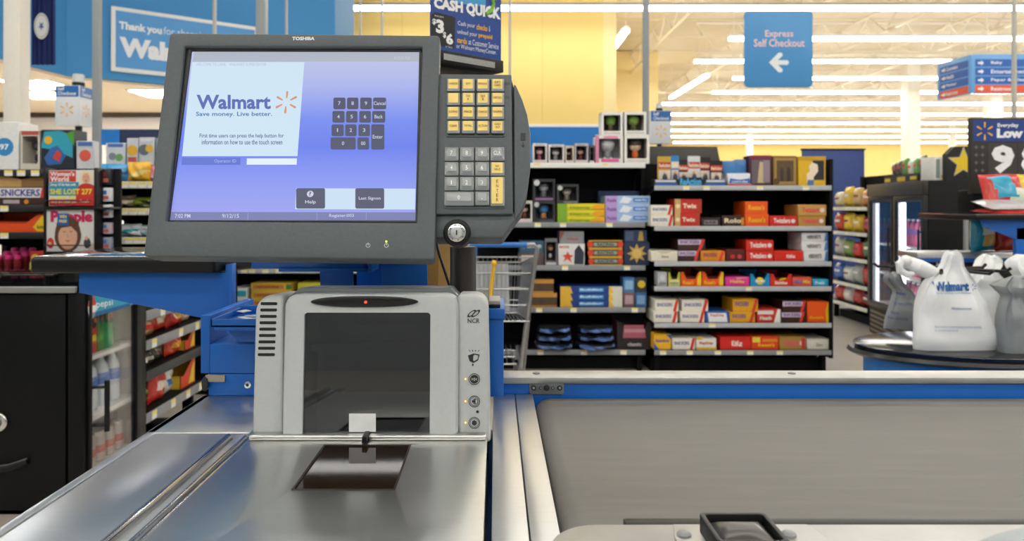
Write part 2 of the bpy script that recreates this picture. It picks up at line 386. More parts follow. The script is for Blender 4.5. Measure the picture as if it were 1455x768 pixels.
# side pods: left with a rounded top corner, right likewise
pl = pp((357.5, 640), (400, 640), (401, 419), (378, 419)) ; 
def podpoly(ul_b, ul_t, ur_b, ur_t, vt, rl, rr):
    b0 = fs.px(ul_b, 640)[0], 0.0; b1 = fs.px(ur_b, 640)[0], 0.0; t1 = fs.px(ur_t, vt); t0 = fs.px(ul_t, vt); out = [b0, b1]
    if rr:
        out += [(t1[0]-rr+rr*math.cos(a), t1[1]-rr+rr*math.sin(a)) for a in [i*PI/2/6 for i in range(7)]]
    else: out.append(t1)
    if rl: out += [(t0[0]+rl+rl*math.cos(a), t0[1]-rl+rl*math.sin(a)) for a in [PI/2+i*PI/2/6 for i in range(7)]]
    else: out.append(t0)
    return out
for nm, q in (('side_pod', podpoly(357.5, 363, 402, 402, 418, .022, 0)), ('side_pod', podpoly(651, 650, 697, 693.5, 418, 0, .018))):
    mb = MB(); mb.prism(fs, q, -.085, 0, scang, .0045, 3); mb.build(nm, sc)
# centre housing, a rounded frame around the window
w0 = rp(fs, 433.5, 443, 612, 640, .006); 
o0 = podpoly(403.5, 405.5, 652, 650.5, 416, .016, .016)
# match vertex counts: sample both outlines by the same parameter
def resample(poly, n):
    L = [0]; 
    for i in range(len(poly)):
        a, b = Vector(poly[i]), Vector(poly[(i+1) % len(poly)]); L.append(L[-1]+(b-a).length)
    out = []
    for k in range(n):
        t = L[-1]*k/n; i = max(j for j in range(len(poly)) if L[j] <= t+1e-12); a, b = Vector(poly[i]), Vector(poly[(i+1) % len(poly)])
        f = (t-L[i])/max(1e-9, L[i+1]-L[i]); p = a+(b-a)*f; out.append((p.x, p.y))
    return out
def angsort(poly, c, n=96):          # radial resampling so that ring outlines correspond
    out = []
    for k in range(n):
        a = 2*PI*k/n; d = Vector((math.cos(a), math.sin(a))); best = 0
        for i in range(len(poly)):
            p, q = Vector(poly[i])-Vector(c), Vector(poly[(i+1) % len(poly)])-Vector(c); e = q-p
            den = d.x*e.y-d.y*e.x
            if abs(den) < 1e-12: continue
            t = (p.x*e.y-p.y*e.x)/den; s = (p.x*d.y-p.y*d.x)/den
            if t > 0 and -1e-6 <= s <= 1+1e-6: best = max(best, t)
        out.append((c[0]+d.x*best, c[1]+d.y*best))
    return out
mb = MB()
xl, xr = fs.px(433.5, 530)[0], fs.px(612, 530)[0]; yt = fs.px(520, 443)[1]; yb = fs.px(520, 614)[1]-.012
ol, orr, ot = fs.px(404, 530)[0], fs.px(651.5, 530)[0], H1
d1 = .009
prof = [(-.095, 0), (.0, 0), (d1*.6, .001), (d1*.92, .003), (d1, .007)]      # depth, inset of the rounded shoulders
outer = rrect(ol, -.0005, orr, ot, .016, 6, (0,0,1,1)); inner = rrect(xl, yb, xr, yt, .004, 6)
def inset(p, k):
    cx, cy = (ol+orr)/2, ot/2; return [(cx+(x-cx)*(1-2*k/(orr-ol)), cy+(y-cy)*(1-2*k/ot) if y > cy else y) for x, y in p]
R = [[fs.pt(x, y, d) for x, y in inset(outer, k)] for d, k in prof]+[[fs.pt(x, y, d1) for x, y in inner], [fs.pt(x, y, d1-.006) for x, y in inner]]
mb.rings(R, scang, False); mb.build('housing', sc)
mb = MB(); tp = fs.px(520, 411)[1]
mb.prism(fs, [(fs.px(409, 0)[0], ot-.006), (fs.px(652, 0)[0], ot-.006), (fs.px(640, 0)[0], tp+.001), (fs.px(425, 0)[0], tp+.001)], -.10, -.03, mat('scanner_top_cover', '#6b7072', .35, noise=.05), .002); mb.build('top_cover', sc)
# dark interior seen through the pane, with the mirror ledge
mb = MB(); dk = mat('scanner_interior', '#0e1011', .35, noise=.1)
i0, i1 = xl-.002, xr+.002
mb.prism(fs, [(i0, yb-.002), (i1, yb-.002), (i1, yt+.002), (i0, yt+.002)], -.075, -.070, dk)
for (x0, x1) in ((i0-.003, i0), (i1, i1+.003)): mb.prism(fs, [(x0, yb), (x1, yb), (x1, yt), (x0, yt)], -.07, .001, dk)
mb.prism(fs, [(i0, yt), (i1, yt), (i1, yt+.003), (i0, yt+.003)], -.07, .001, dk); mb.build('interior', sc)
mb = MB(); a = fs.off(-.03)
mb.prism(a, a.poly([(480, 462), (598, 460), (592, 472), (490, 474)]), -.004, .0, mat('scanner_mirror_holder', '#3b4044', .3), .0008)
mb.prism(a, a.poly([(437, 490), (610, 486), (610, 497), (437, 500)]), -.01, -.004, mat('scanner_ledge', '#2a2e30', .3))
mb.build('mirror_ledge', sc)
mb = MB(); a = fs.off(.0)
pane = mat('scanner_window_glass', '#0a0c0d', .03, spec=.9, alpha=.72); pane.node_tree.nodes['Principled BSDF'].inputs['IOR'].default_value = 1.75
mb.prism(fs, [(xl-.001, yb), (xr+.001, yb), (xr+.001, yt+.001), (xl-.001, yt+.001)], d1-.007, d1-.0045, pane); mb.build('window', sc)
mb = MB(); a = fs.off(d1-.0042)
mb.decal(a, rp(a, 496, 587, 534, 613), cm('#d9dbdc'), .0004); tag(mb.build('white_patch', sc), 'white rectangle low on the dark window')  # plain white rectangle laid on the pane
# lens shaped indicator strip with the red lamp
f1 = fs.off(d1); c0 = fs.px(520, 427.5); hw = (fs.px(594, 0)[0]-fs.px(447, 0)[0])/2; hh = .0068
lens = [(c0[0]+hw*math.copysign(abs(math.cos(a))**.75, math.cos(a)), c0[1]+hh*math.copysign(abs(math.sin(a))**1.1, math.sin(a))) for a in [2*PI*i/48 for i in range(48)]]
mb = MB(); mb.prism(f1, lens, -.002, .0022, mat('indicator_black', '#0a0a0b', .25), .0014); mb.build('indicator_strip', sc)
x, y = fs.px(522, 428); mb = MB(); mb.prism(f1, ell(x, y, .0017, n=12), .0020, .0030, em('#ff3a2a', 2.0)); tag(mb.build('indicator_lamp', sc), 'small glowing red lamp')
for i in range(9):
    v = 431+9.05*i; k = i/8; mb = MB()
    mb.prism(fs, rp(fs, 370.5-4*k, v-2.1, 394-3.5*k, v+2.1, .0012, 3), -.001, .00035, mat('vent_black', '#08090a', .6)); mb.build('vent_slot', sc)
ink = cm('#23282a')
mb = MB()
for cx in (670.2, 676.0):
    x, y = fs.px(cx, 445); o = [(x+.0048*math.cos(t)+.0028*math.sin(t), y+.0044*math.sin(t)+.0015*math.cos(t)) for t in [2*PI*i/24 for i in range(24)]]
    mb.ring(fs, o, [((px-x)*.62+x, (py-y)*.62+y) for px, py in o], .0002, .0006, ink)
a = fs.px(664.5, 458.5); b = fs.px(681.5, 452); mb.text(fs, 'NCR', a[0], a[1], b[0], b[1], ink, .0008, .01); tag(mb.build('maker_emblem', sc), 'two interlocked rings over three letters')
mb = MB(); x, y = fs.px(673, 508)
mb.ring(fs, [(x-.0072, y+.003), (x-.005, y-.004), (x, y-.0062), (x+.0055, y-.003), (x+.0075, y+.004), (x, y+.0055)], [(x-.0005, y+.002), (x-.0005, y-.003), (x+.0005, y-.004), (x+.0048, y-.0015), (x+.006, y+.003), (x+.001, y+.0042)], .0002, .0006, ink)
for t in (-.6, -.2, .2, .6): mb.decal(fs, [(x+.008*t, y+.0078), (x+.008*t+.001, y+.0078), (x+.011*t+.001, y+.0098), (x+.011*t, y+.0098)], ink)
mb.decal(fs, ell(x-.001, y-.0085, .0011, .0015, 10), ink); mb.build('wiper_symbol', sc)
for i, v in enumerate((538, 569.5, 600)):
    x, y = fs.px(674, v); mb = MB(); mb.prism(fs, ell(x, y, .0068), -.001, .0012, scang, .0004)
    for r0, r1 in ((.0071, .0062), (.0054, .0048 if i else .0046)): mb.ring(fs, ell(x, y, r0), ell(x, y, r1), .0012, .0015, ink)
    if i == 2: mb.decal(fs, ell(x, y, .0033, n=8), ink, .0016)
    if i == 1: mb.decal(fs, [(x-.003, y-.0012), (x-.0012, y-.0012), (x+.0015, y-.0034), (x+.0015, y+.0034), (x-.0012, y+.0012), (x-.003, y+.0012)], ink, .0016); mb.ring(fs, ell(x+.001, y, .0035, n=16), ell(x+.001, y, .0029, n=16), .0012, .0015, ink)
    if i == 0: mb.decal(fs, ell(x, y, .0046), ink, .0015); mb.text(fs, '>0<', x-.0036, y-.0021, x+.0036, y+.0021, scang, .0018, .02)
    tag(mb.build('button', sc), ['round zero button', 'round loudspeaker button', 'round stop button'][i])
    x, y = fs.px(661.5, v); mb = MB(); mb.prism(fs, ell(x, y, .0011, n=10), -.001, .001, em('#ffb060', 1.6)); mb.build('button_lamp', sc)
x, y = fs.px(678.5, 584.5); mb = MB(); mb.prism(fs, ell(x, y, .0018, n=12), -.001, .0004, cm('#101112')); mb.build('screw_hole', sc)
# scale plate with the horizontal window
z0, z1 = .889, .896
px0, px1, py0, py1 = -.3005, -.0102, .40, .8665
wx0, wx1, wy0, wy1 = -.2035, -.1015, .7065, .838
mb = MB(); mb.ring(upz, rrect(px0, py0, px1, py1, .003, 4), rrect(wx0, wy0, wx1, wy1, .001, 4), z0, z1, plate_steel, .0012); mb.build('scale_plate', sc)
pl = sc.children[-1]
mb = MB(); mb.prism(upz, [(wx0, wy0), (wx1, wy0), (wx1, wy1), (wx0, wy1)], z0, z1-.0012, mat('brown_scanner_glass', '#1b0d05', .03, spec=.45)); mb.ring(upz, [(wx0-.0012, wy0-.0012), (wx1+.0012, wy0-.0012), (wx1+.0012, wy1+.0012), (wx0-.0012, wy1+.0012)], [(wx0+.001, wy0+.001), (wx1-.001, wy0+.001), (wx1-.001, wy1-.001), (wx0+.001, wy1-.001)], z1-.001, z1+.0004, cm('#2a211b')); mb.build('plate_window', pl)
for (a, b) in ((px0+.001, -.1595), (-.1545, px1-.001)):
    mb = MB(); mb.box(a, b, .853, .8685, z1, .9025, plate_steel, .0022, 3); mb.build('produce_bar', pl)
mb = MB(); mb.box(-.1600, -.1540, .842, .8690, z1, .9045, black, .001); mb.build('black_clip', pl)

# ------------------------------------------------------------------ touch screen terminal
th = math.radians(17.9)
fm = Frame((0, .8736, CAMH-.0205*.8736), (1,0,0), (0, math.sin(th), math.cos(th)))
tm = thing('checkout_terminal', 'grey touch screen register terminal with attached keypad showing a blue sign-on page', 'register terminal', tuple(fm.pt(-.25, -.06, -.03)))
outer = rp(fm, 0, 0, 1, 1) if False else fm.poly([(203.5, 364), (617.5, 369), (625, 50), (241, 46.5)])
inn = fm.poly([(235.5, 313.5), (592, 316), (599.7, 66.5), (262, 66)])
def rounded(poly, r, n=4):
    out = []; N = len(poly)
    for i in range(N):
        p = Vector(poly[i]); a = (Vector(poly[i-1])-p).normalized(); b = (Vector(poly[(i+1) % N])-p).normalized()
        for k in range(n+1):
            t = k/n; q = p+a*r*(1-t)**2+b*r*t**2; out.append((q.x, q.y))
    return out
mb = MB(); mb.ring(fm, rounded(outer, .006), rounded(inn, .002), -.022, 0, graym, .0025, 3)
cx = sum(p[0] for p in outer)/4; cy = sum(p[1] for p in outer)/4
mb.rings([[fm.pt(cx+(x-cx)*k, cy+(y-cy)*k, d) for x, y in rounded(outer, .006)] for d, k in ((-.021, .995), (-.035, .985), (-.06, .80), (-.075, .72))], graym)
mb.build('bezel', tm)
f2 = fm.off(-.010)
scr = f2.poly([(241.5, 313.5), (590.5, 314), (596, 74), (273, 73.5)])
ib = f2.poly([(233, 316), (593.5, 318), (601, 64), (259, 63)])
mb = MB(); mb.ring(f2, ib, scr, -.004, .004, mat('inner_bezel_black', '#0c0e0f', .3), .0008); mb.build('inner_bezel', tm)
# the lit display: its page runs from lilac grey through blue to lilac
m = bpy.data.materials.new('display_page'); m.use_nodes = True; nt = m.node_tree; b = nt.nodes['Principled BSDF']
b.inputs['Base Color'].default_value = (.01, .01, .012, 1); b.inputs['Roughness'].default_value = .25; b.inputs['Specular IOR Level'].default_value = .25
tc = nt.nodes.new('ShaderNodeTexCoord'); sp = nt.nodes.new('ShaderNodeSeparateXYZ'); mr = nt.nodes.new('ShaderNodeMapRange'); cr = nt.nodes.new('ShaderNodeValToRGB')
nt.links.new(tc.outputs['Object'], sp.inputs[0]); nt.links.new(sp.outputs['Z'], mr.inputs[0])
rz = tm.location.z; mr.inputs[1].default_value = f2.pt(0, scr[0][1]).z-rz; mr.inputs[2].default_value = f2.pt(0, scr[2][1]).z-rz
nt.links.new(mr.outputs[0], cr.inputs[0]); e = cr.color_ramp.elements
e[0].position = 0; e[0].color = lin('#9a9ce4'); e[1].position = 1; e[1].color = lin('#b9c0dc')
for p, c in ((.2, '#8291e6'), (.42, '#5f76e2'), (.58, '#6f86e4'), (.78, '#a3ace4')): q = e.new(p); q.color = lin(c)
nt.links.new(cr.outputs[0], b.inputs['Emission Color']); b.inputs['Emission Strength'].default_value = SCREEN
mb = MB(); mb.prism(f2, scr, -.004, 0, m); screen = mb.build('screen', tm)
def E(c):
    m = mat('display_'+c.lstrip('#'), c, .3, emit=SCREEN, spec=.2); m.node_tree.nodes['Principled BSDF'].inputs['Base Color'].default_value = (.01, .01, .012, 1); return m
g = MB()
def area(pts, c, d=.0004): g.decal(f2, f2.poly(pts), E(c), d)
def stext(s, u0, v0, u1, v1, c, bold=0, d=.0010): g.text(f2, s, 0,0,0,0, E(c), d, bold, f2.poly([(u0, v1), (u1, v1), (u1, v0), (u0, v0)]))
area([(274, 87.5), (595.5, 87.5), (596, 74.2), (276, 74.2)], '#a9afbd')
area([(258.9, 221.7), (422.7, 221.7), (432.4, 88.4), (273, 88.4)], '#c6dceb', .0005)
stext('WELCOME TO LANE    WALMART SUPERCENTER', 279, 90, 379, 94, '#a7b5c4')
stext('9/12/15 7:02', 560, 81, 583, 85, '#c6cbd6')
stext('Walmart', 279.7, 135, 385, 155.5, '#5665ad', .030)
sx, sy = f2.px(407, 145.5); spark(g, f2, sx, sy, f2.px(423.5, 145)[0]-sx, E('#cf8d6e'), .0010, 1.05)
stext('Save money. Live better.', 278.8, 159, 387, 167, '#3f74ad', .018)
stext('First time users can press the help button for', 284, 190, 403.5, 197.5, '#36427e', .008)
stext('information on how to use the touch screen', 287, 198.5, 401.5, 205.5, '#36427e', .008)
area([(258, 234), (341, 234), (342, 224), (259, 224)], '#5a70c8'); stext('Operator ID', 305, 226.5, 336, 232.5, '#a9b6ec')
area([(350.5, 233.8), (421.5, 233.8), (422, 225), (351, 225)], '#d8e8ee')
KX = [(473.8, 491), (493.2, 509.3), (512, 528.3), (530.3, 548.8)]; KY = [(138.8, 155.2), (157.8, 174.2), (176.8, 193.4), (195.3, 212.4)]
KT = [['7', '8', '9', 'Cancel'], ['4', '5', '6', 'Back'], ['1', '2', '3', 'Enter'], ['0', '', '00', '']]
for r in range(4):
    for c in range(4):
        if (r, c) in ((3, 1), (3, 3)): continue
        u0, u1 = KX[c]; v0, v1 = KY[r]
        if (r, c) == (3, 0): u1 = KX[1][1]
        if (r, c) == (2, 3): v1 = KY[3][1]
        sh = -1.3*r
        g.decal(f2, rp(f2, u0+sh, v0, u1+sh, v1, .002, 3), E('#4c5069'), .0006)
        t = KT[r][c]; wd = 2.2*len(t)+.6; um = (u0+u1)/2+sh; vm = (v0+v1)/2
        stext(t, um-wd*.62, vm-2.6, um+wd*.62, vm+2.6, '#c3c8dc', .01)
area([(419.5, 297), (589.5, 297.5), (590.5, 268), (421, 267.5)], '#c2d7ea', .0005)
for (u0, u1, t, ts) in ((421, 462, 'Help', 434), (505, 546, 'Last Signon', 510)):
    g.decal(f2, rp(f2, u0, 267.5, u1, 296.3, .002, 3), E('#50546a'), .0007)
    stext(t, ts, 284.5 if t == 'Help' else 279.5, u1-(ts-u0), 290.5 if t == 'Help' else 285, '#cfd3e2', .01)
x, y = f2.px(441, 275.5); g.decal(f2, ell(x, y, .0042), E('#c9cde0'), .0009); stext('?', 439.3, 272.5, 442.7, 278.5, '#50546a', .02, .0014)
area([(242, 313), (590, 313.6), (590.3, 301.5), (243.5, 301)], '#747aa8', .0005)
for s, u0, u1 in (('7:02 PM', 249, 271), ('9/12/15', 316, 340), ('Register:003', 468, 503)): stext(s, u0, 304, u1, 309.6, '#c9cde6', .006)
for u in (352, 450, 520): area([(u, 312.5), (u+.8, 312.5), (u+.8, 302.5), (u, 302.5)], '#9297c2', .0007)
g.build('screen_page', screen)
mb = MB(); a, b = fm.px(415, 57.5), fm.px(447.5, 52.5); mb.text(fm, 'TOSHIBA', a[0], a[1], b[0], b[1], cm('#e4e6e6'), .0006, .04); mb.build('maker_lettering', tm)
mb = MB()
for u, k in ((523, 0), (549, 1)):
    x, y = fm.px(u, 348.5); mb.ring(fm, ell(x, y, .0028, n=14), ell(x, y, .0021, n=14), .0002, .0006, cm('#b9bec0'))
    mb.decal(fm, [(x-.0004, y), (x+.0004, y), (x+.0004, y+.0035), (x-.0004, y+.0035)], cm('#b9bec0'))
mb.build('panel_symbols', tm)
x, y = fm.px(549, 343); mb = MB(); mb.prism(fm, ell(x, y, .0013, n=10), -.001, .0008, em('#c8d024', 1.2)); mb.build('power_lamp', tm)
# keypad block
fk = fm.off(-.006)
kb = thing('x', '', '', (0,0,0)); bpy.data.objects.remove(kb)
body = fk.poly([(622, 337), (714, 337), (727, 318), (728, 305), (727, 105.5), (624, 104.5)])
mb = MB(); mb.prism(fk, fk.poly([(619, 304), (729, 304), (727, 105.5), (619, 104.5)]), -.045, 0, graym, .002, 2)
mb.prism(fk.off(-.006), fk.off(-.006).poly([(619, 337), (714, 337), (733, 310), (733, 301), (619, 301)]), -.035, 0, graym, .002, 2)
mb.ring(fk, rp(fk, 633, 112, 718, 194.5, .003, 3), rp(fk, 635.5, 114, 716, 192.5, .002, 3), -.001, .0012, graym)
mb.ring(fk, rp(fk, 630, 209, 719.5, 296, .003, 3), rp(fk, 632.5, 211, 717, 294, .002, 3), -.001, .0012, graym)
wl = mat('key_well_black', '#141718', .4)
mb.decal(fk, rp(fk, 634, 113, 717, 193.5), wl, .0004); mb.decal(fk, rp(fk, 631, 210, 718.5, 295), wl, .0004)
keypad = mb.build('keypad', tm)
mb = MB(); x0, y0 = fk.px(721, 119); mb.text(fk, '01', x0-.0028, y0-.002, x0+.0028, y0+.002, cm('#22282a'), .0006); x0, y0 = fk.px(721, 138.5); mb.text(fk, '02', x0-.0028, y0-.002, x0+.0028, y0+.002, cm('#22282a'), .0006); mb.build('keypad_numbers', keypad)
clear = mat('clear_key_cap', '#8a908f', .18, spec=.7); clear2 = mat('clear_key_cap_grey', '#7c8284', .15, spec=.8); ylab = cm('#efd27a', .5); kink = cm('#6a5a2a')
WORDS = [['OVERRIDE', 'QTY', 'DISCOUNT', 'GIFT CARD'], ['', 'TAX 1', 'TAX 2', 'SUBTOTAL'], ['SUSPEND', 'PRICE', 'CHANGE', 'COUPON'], ['CLEAR', 'TOTAL', 'ACTION', 'CASH OUT']]
def key(u0, v0, u1, v1, txt, yellow, tc='#6a5a2a', vert=False):
    k = MB(); k.prism(fk, rp(fk, u0, v0, u1, v1, .0012, 2), 0, .0045, clear if yellow else clear2, .0010)
    iu, iv = (3.2, 3.0) if yellow else (3.4, 3.2)
    if yellow: k.prism(fk, rp(fk, u0+1.8, v0+1.2, u1-2.6, v1-3.6, .0008, 2), .0045, .0049, ylab)
    else: k.prism(fk, rp(fk, u0+iu, v0+2.2, u1-iu, v1-iv-2.6, .0016, 3), .0045, .0052, mat('key_dish', '#979d9e', .22, spec=.7), .0005)
    if txt:
        um = (u0+u1)/2-.3; vm = (v0+v1)/2-1.2
        if vert:
            for i, ch in enumerate(txt):
                a = fk.px(um-1.6, vm-13+i*6.6+2.4); b = fk.px(um+1.6, vm-13+i*6.6-2.0); k.text(fk, ch, a[0], a[1], b[0], b[1], cm(tc), .0055)
        else:
            L = txt.split(' ')
            for i, wd in enumerate(L):
                hw = min(6.2, .95*len(wd)+.6) if yellow else 1.9*len(wd)*.9
                dv = (i-(len(L)-1)/2)*4.4; hv = 1.5 if yellow else 3.0
                a = fk.px(um-hw, vm+dv+hv); b = fk.px(um+hw, vm+dv-hv); k.text(fk, wd, a[0], a[1], b[0], b[1], cm(tc), .0058, .01)
    return k.build('key', keypad)
for r in range(4):
    for c in range(4):
        u0 = 635.5+20.9*c; v0 = 113.6+19.8*r; key(u0, v0, u0+18.2, v0+18.0, WORDS[r][c], True)
NUM = [['7', '8', '9', 'CLR'], ['4', '5', '6', None], ['1', '2', '3', None], [None, None, '.', None]]
for r in range(4):
    for c in range(4):
        u0 = 632+21.6*c; v0 = 210.6+20.9*r
        if NUM[r][c]: key(u0, v0, u0+20, v0+19.6, NUM[r][c], False, '#e8ecec')
key(632+64.8, 231.5, 632+84.8, 251, 'NO SALE', True); key(632+64.8, 252.4, 632+85, 294, 'ENTER', True, '#6a5a2a', True); key(631.5, 273.4, 673.5, 293.5, '0', False, '#e8ecec')
# card reader wing on the right edge
fc = fm.off(-.012)
mb = MB(); mb.prism(fc, fc.poly([(731, 312), (741, 300), (749, 276), (753.5, 240), (753.5, 190), (749, 163), (742, 142), (733, 122), (730, 120)]), -.035, .002, graym, .002, 2)
mb.prism(fc, fc.poly([(726, 312), (731.5, 312), (731, 122), (727, 106)]), -.04, -.012, cm('#1b1e20')); 
rd = mb.build('card_reader', tm)
mb = MB(); mb.decal(fc, rp(fc, 740, 190, 746.5, 200), cm('#20262a'), .003); mb.decal(fc, [*fc.poly([(742.6, 210), (743.6, 210), (743.6, 203), (742.6, 203)])], cm('#20262a'), .003); mb.decal(fc, fc.poly([(740.5, 207), (743.1, 211), (745.8, 207)]), cm('#20262a'), .003); mb.build('swipe_symbol', rd)
# key lock below the keypad, its barrel pointing at the cashier
fl2 = Frame(fm.pt(0, 0, -.008), (1,0,0), (0, .10, 1))
x, y = fl2.px(649.5, 331)
mb = MB(); mb.prism(fl2, ell(x, y, .0172, n=32), -.045, .008, black, .003, 3); mb.prism(fl2, ell(x, y, .0115, n=28), .008, .010, chrome, .0012); mb.prism(fl2, ell(x, y, .007, n=22), .010, .0115, cm('#b8bab9', .25), .0006)
mb.decal(fl2, [(x-.0008, y-.003), (x+.0008, y-.003), (x+.0008, y+.003), (x-.0008, y+.003)], cm('#151617'), .0120)
for a in range(8): mb.decal(fl2, ell(x+.0092*math.cos(a*PI/4+.2), y+.0092*math.sin(a*PI/4+.2), .0007, n=6), cm('#2a2a2a'), .0104)
lk = mb.build('key_lock', tm)
# ------------------------------------------------------------------ blue steel stand behind scanner and screen
st = thing('register_stand', 'bright blue steel stand behind the scanner holding the register terminal', 'stand', (-.15, 1.12, TOP))
f = wall(1.086)
a = f.px(285, 558); 
mb = MB(); b = f.px(365, 451); mb.box(a[0], f.px(298, 0)[0], 1.086, 1.285, f.px(0, 530)[1], f.px(0, 448)[1], blue, .001); mb.box(f.px(298, 0)[0], b[0], 1.086, 1.285, f.px(0, 530)[1], .968, blue, .001)
c0 = f.px(296, 0)[0]; mb.box(c0, b[0], 1.086, 1.285, TOP, f.px(0, 531)[1], blue, .0015); mb.build('column', st)
mb = MB(); d = f.px(293, 541.5); e2 = f.px(320, 532); mb.box(d[0], e2[0], 1.083, 1.086, d[1], e2[1], cm('#a39a8c', .5)); mb.build('beige_strip', st)
mb = MB(); hx = f.poly([(288, 541), (291, 534), (296, 536), (298, 545), (294, 554), (289, 553)]); mb.prism(f, hx, -.02, .006, cm('#2c3033', .4), .001); mb.build('hex_cap', st)
mb = MB(); x, y = f.px(352.5, 546); mb.prism(f, ell(x, y, .0055), 0, .003, chrome, .001); mb.prism(f, ell(x, y, .0025, n=6), .003, .0032, black); mb.build('bolt', st)
f = wall(1.27)
mb = MB(); mb.prism(f, f.poly([(112, 415.5), (285, 451), (301, 455), (327, 440), (327, 375), (320.5, 376), (320, 387.2), (112, 387.2)]), -.005, 0, blue, .001)
mb.prism(f, f.poly([(326, 442), (331, 442), (331, 374), (326, 375)]), -.016, .004, blue, .001); mb.build('side_bracket', st)
f = wall(1.06)
mb = MB(); p0 = f.px(357, 381.5); p1 = f.px(519, 363)
mb.box(p0[0], p1[0], 1.06, 1.10, p0[1], p1[1]+.02, blue, .0015); q0 = f.px(397, 385.5); mb.box(q0[0], f.px(523, 0)[0], 1.055, 1.09, q0[1], p0[1]+.001, blue, .001)
mb.box(f.px(526, 0)[0], f.px(532, 0)[0], 1.045, 1.10, f.px(0, 385)[1], p1[1]+.02, blue, .001); mb.build('cross_bar', st)
mb = MB(); f = wall(1.10); 
for (ua, ub, ut) in ((457, 500, 0), (545, 606, 0)):
    x0, x1 = f.px(ua, 0)[0], f.px(ub, 0)[0]; mb.prism(f, [(x0+.006, TOP), (x1+.006, TOP), (x1, 1.135), (x0-.006, 1.135)], -.005, 0, blue, .001)
x0, x1 = f.px(498, 0)[0], f.px(546, 0)[0]; mb.box(x0, x1, 1.15, 1.155, TOP, 1.135, blue); mb.build('upright', st)
mb = MB(); mb.prism(Frame((-.22, 0, 0), (0,1,0), (0,0,1)), [(1.05, 1.20), (1.07, 1.235), (1.14, 1.20), (1.14, 1.10), (1.09, 1.11)], 0, .10, blue, .002); mb.build('monitor_mount', st)
f = wall(1.075)
mb = MB(); mb.box(f.px(694, 0)[0], f.px(715.5, 0)[0], 1.075, 1.20, TOP+.001, f.px(0, 440)[1], blue, .002); mb.box(f.px(694, 0)[0], f.px(717.5, 0)[0], 1.071, 1.205, f.px(0, 453)[1], f.px(0, 438)[1], blue, .002); mb.build('side_post', st)
mb = MB(); q = f.px(694.5, 438); q1 = f.px(711, 427.5); mb.box(q[0], q1[0], 1.08, 1.14, q[1], q1[1]-.006, black, .001); mb.box(q[0], q1[0], 1.08, 1.14, q1[1]-.006, q1[1], cm('#a6a6a0'), .001); tag(mb.build('plug', st), 'black plug with pale top')
# coin tray
ty = 1.04; f = wall(ty); tr = thing('coin_tray', 'blue open metal tray of loose papers fixed beside the scanner vents', 'tray', tuple(f.pt(f.px(325, 0)[0], f.px(0, 466)[1])))
z0 = f.px(0, 465)[1]; z1 = f.px(0, 453)[1]; x0, x1 = f.px(299, 0)[0], f.px(352, 0)[0]
x2 = x1+.03
mb = MB(); mb.box(x0, x2, ty, ty+.003, z0, z1, blue, .0008); mb.box(x0, x0+.003, ty, 1.16, z0, z1, blue, .0008); mb.box(x2-.003, x2, ty, 1.16, z0, z1, blue); mb.box(x0, x2, 1.157, 1.16, z0, z1+.004, blue, .0008); mb.box(x0, x2, ty, 1.16, z0, z0+.003, blue)
mb.prism(f, f.poly([(304, 468), (357, 468), (357, 492), (325, 492)]), -.046, -.036, blue, .001); mb.box(x0+.006, x2, ty-.002, 1.086, z0-.004, z0, blue, .001); mb.build('tray_body', tr)
for i in range(7):
    x = x0+.012+random.random()*(x2-x0-.03); y = ty+.02+random.random()*.09; s = .009+random.random()*.008; a = random.random()*3; h = z0+.0032+.0045*i/2
    q = [(x+s*math.cos(a+k*PI/2)*(1.5 if k % 2 else .8), y+s*math.sin(a+k*PI/2)) for k in range(4)]
    if i < 5:
        mb = MB(); mb.prism(upz, q, h, h+.0012, cm(('#d9dde2', '#aab4c8', '#e8e6df', '#c4c9d4', '#f0efe9')[i])); o = mb.build('paper_slip')
        tag(o, ('crumpled white paper slip lying loose in the blue coin tray'), 'paper slip', 'paper slips in the coin tray')
# dark pole under the keypad
mb = MB(); f = wall(1.0); x = f.px(658, 0)[0]; mb.lathe((x, 1.0, TOP), [(.03, 0), (.03, .004), (.0185, .006), (.0185, .20), (.0185, .235)], mat('dark_pole_paint', '#3a342f', .35, noise=.05)); tag(mb.build('support_pole'), 'dark brown round pole standing below the key lock', 'pole')
# tan board and cable
f = wall(1.16)
mb = MB(); bd = f.poly([(604, 420), (641, 420), (641, 341), (612, 341), (604, 366)]); bd = [(x, TOP if y < .99 and i < 2 else y) for i, (x, y) in enumerate(bd)]
mb.prism(f, bd, -.012, 0, mat('tan_cardboard', '#cfa25c', .7, noise=.05)); mb.prism(f, [bd[0], (bd[0][0]+.016, TOP), (bd[4][0]+.024, bd[3][1]-.002), (bd[4][0]+.006, bd[4][1])], 0, .002, cm('#b3853f', .6)); tag(mb.build('cardboard_sheet'), 'upright tan cardboard panel between the blue stand and the dark pole', 'panel')
mb = MB(); mb.tube([P(619, 338, 1.13), P(624, 360, 1.125), P(632, 385, 1.12), P(640, 410, 1.12), (P(641, 412, 1.12).x, 1.12, TOP+.003)], .0022, black, 8); tag(mb.build('cable'), 'thin black cable hanging in front of the tan panel', 'cable')
# ------------------------------------------------------------------ black writing ledge at left
ld = thing('writing_ledge', 'black ledge with shiny steel top left of the screen', 'ledge', (-.66, 1.38, 1.061))
pg = [(-.828, 1.25), (-.50, 1.25), (-.435, 1.40), (-.435, 1.54), (-.828, 1.54)]
mb = MB(); mb.prism(upz, pg, 1.061, 1.0895, black, .006, 3); mb.build('ledge_body', ld)
mb = MB(); mb.prism(upz, [(-.822, 1.254), (-.503, 1.254), (-.441, 1.403), (-.441, 1.536), (-.822, 1.536)], 1.0895, 1.0915, mat('ledge_steel', '#d6d8d8', .10, 1.0), .0006); mb.build('steel_top', ld)
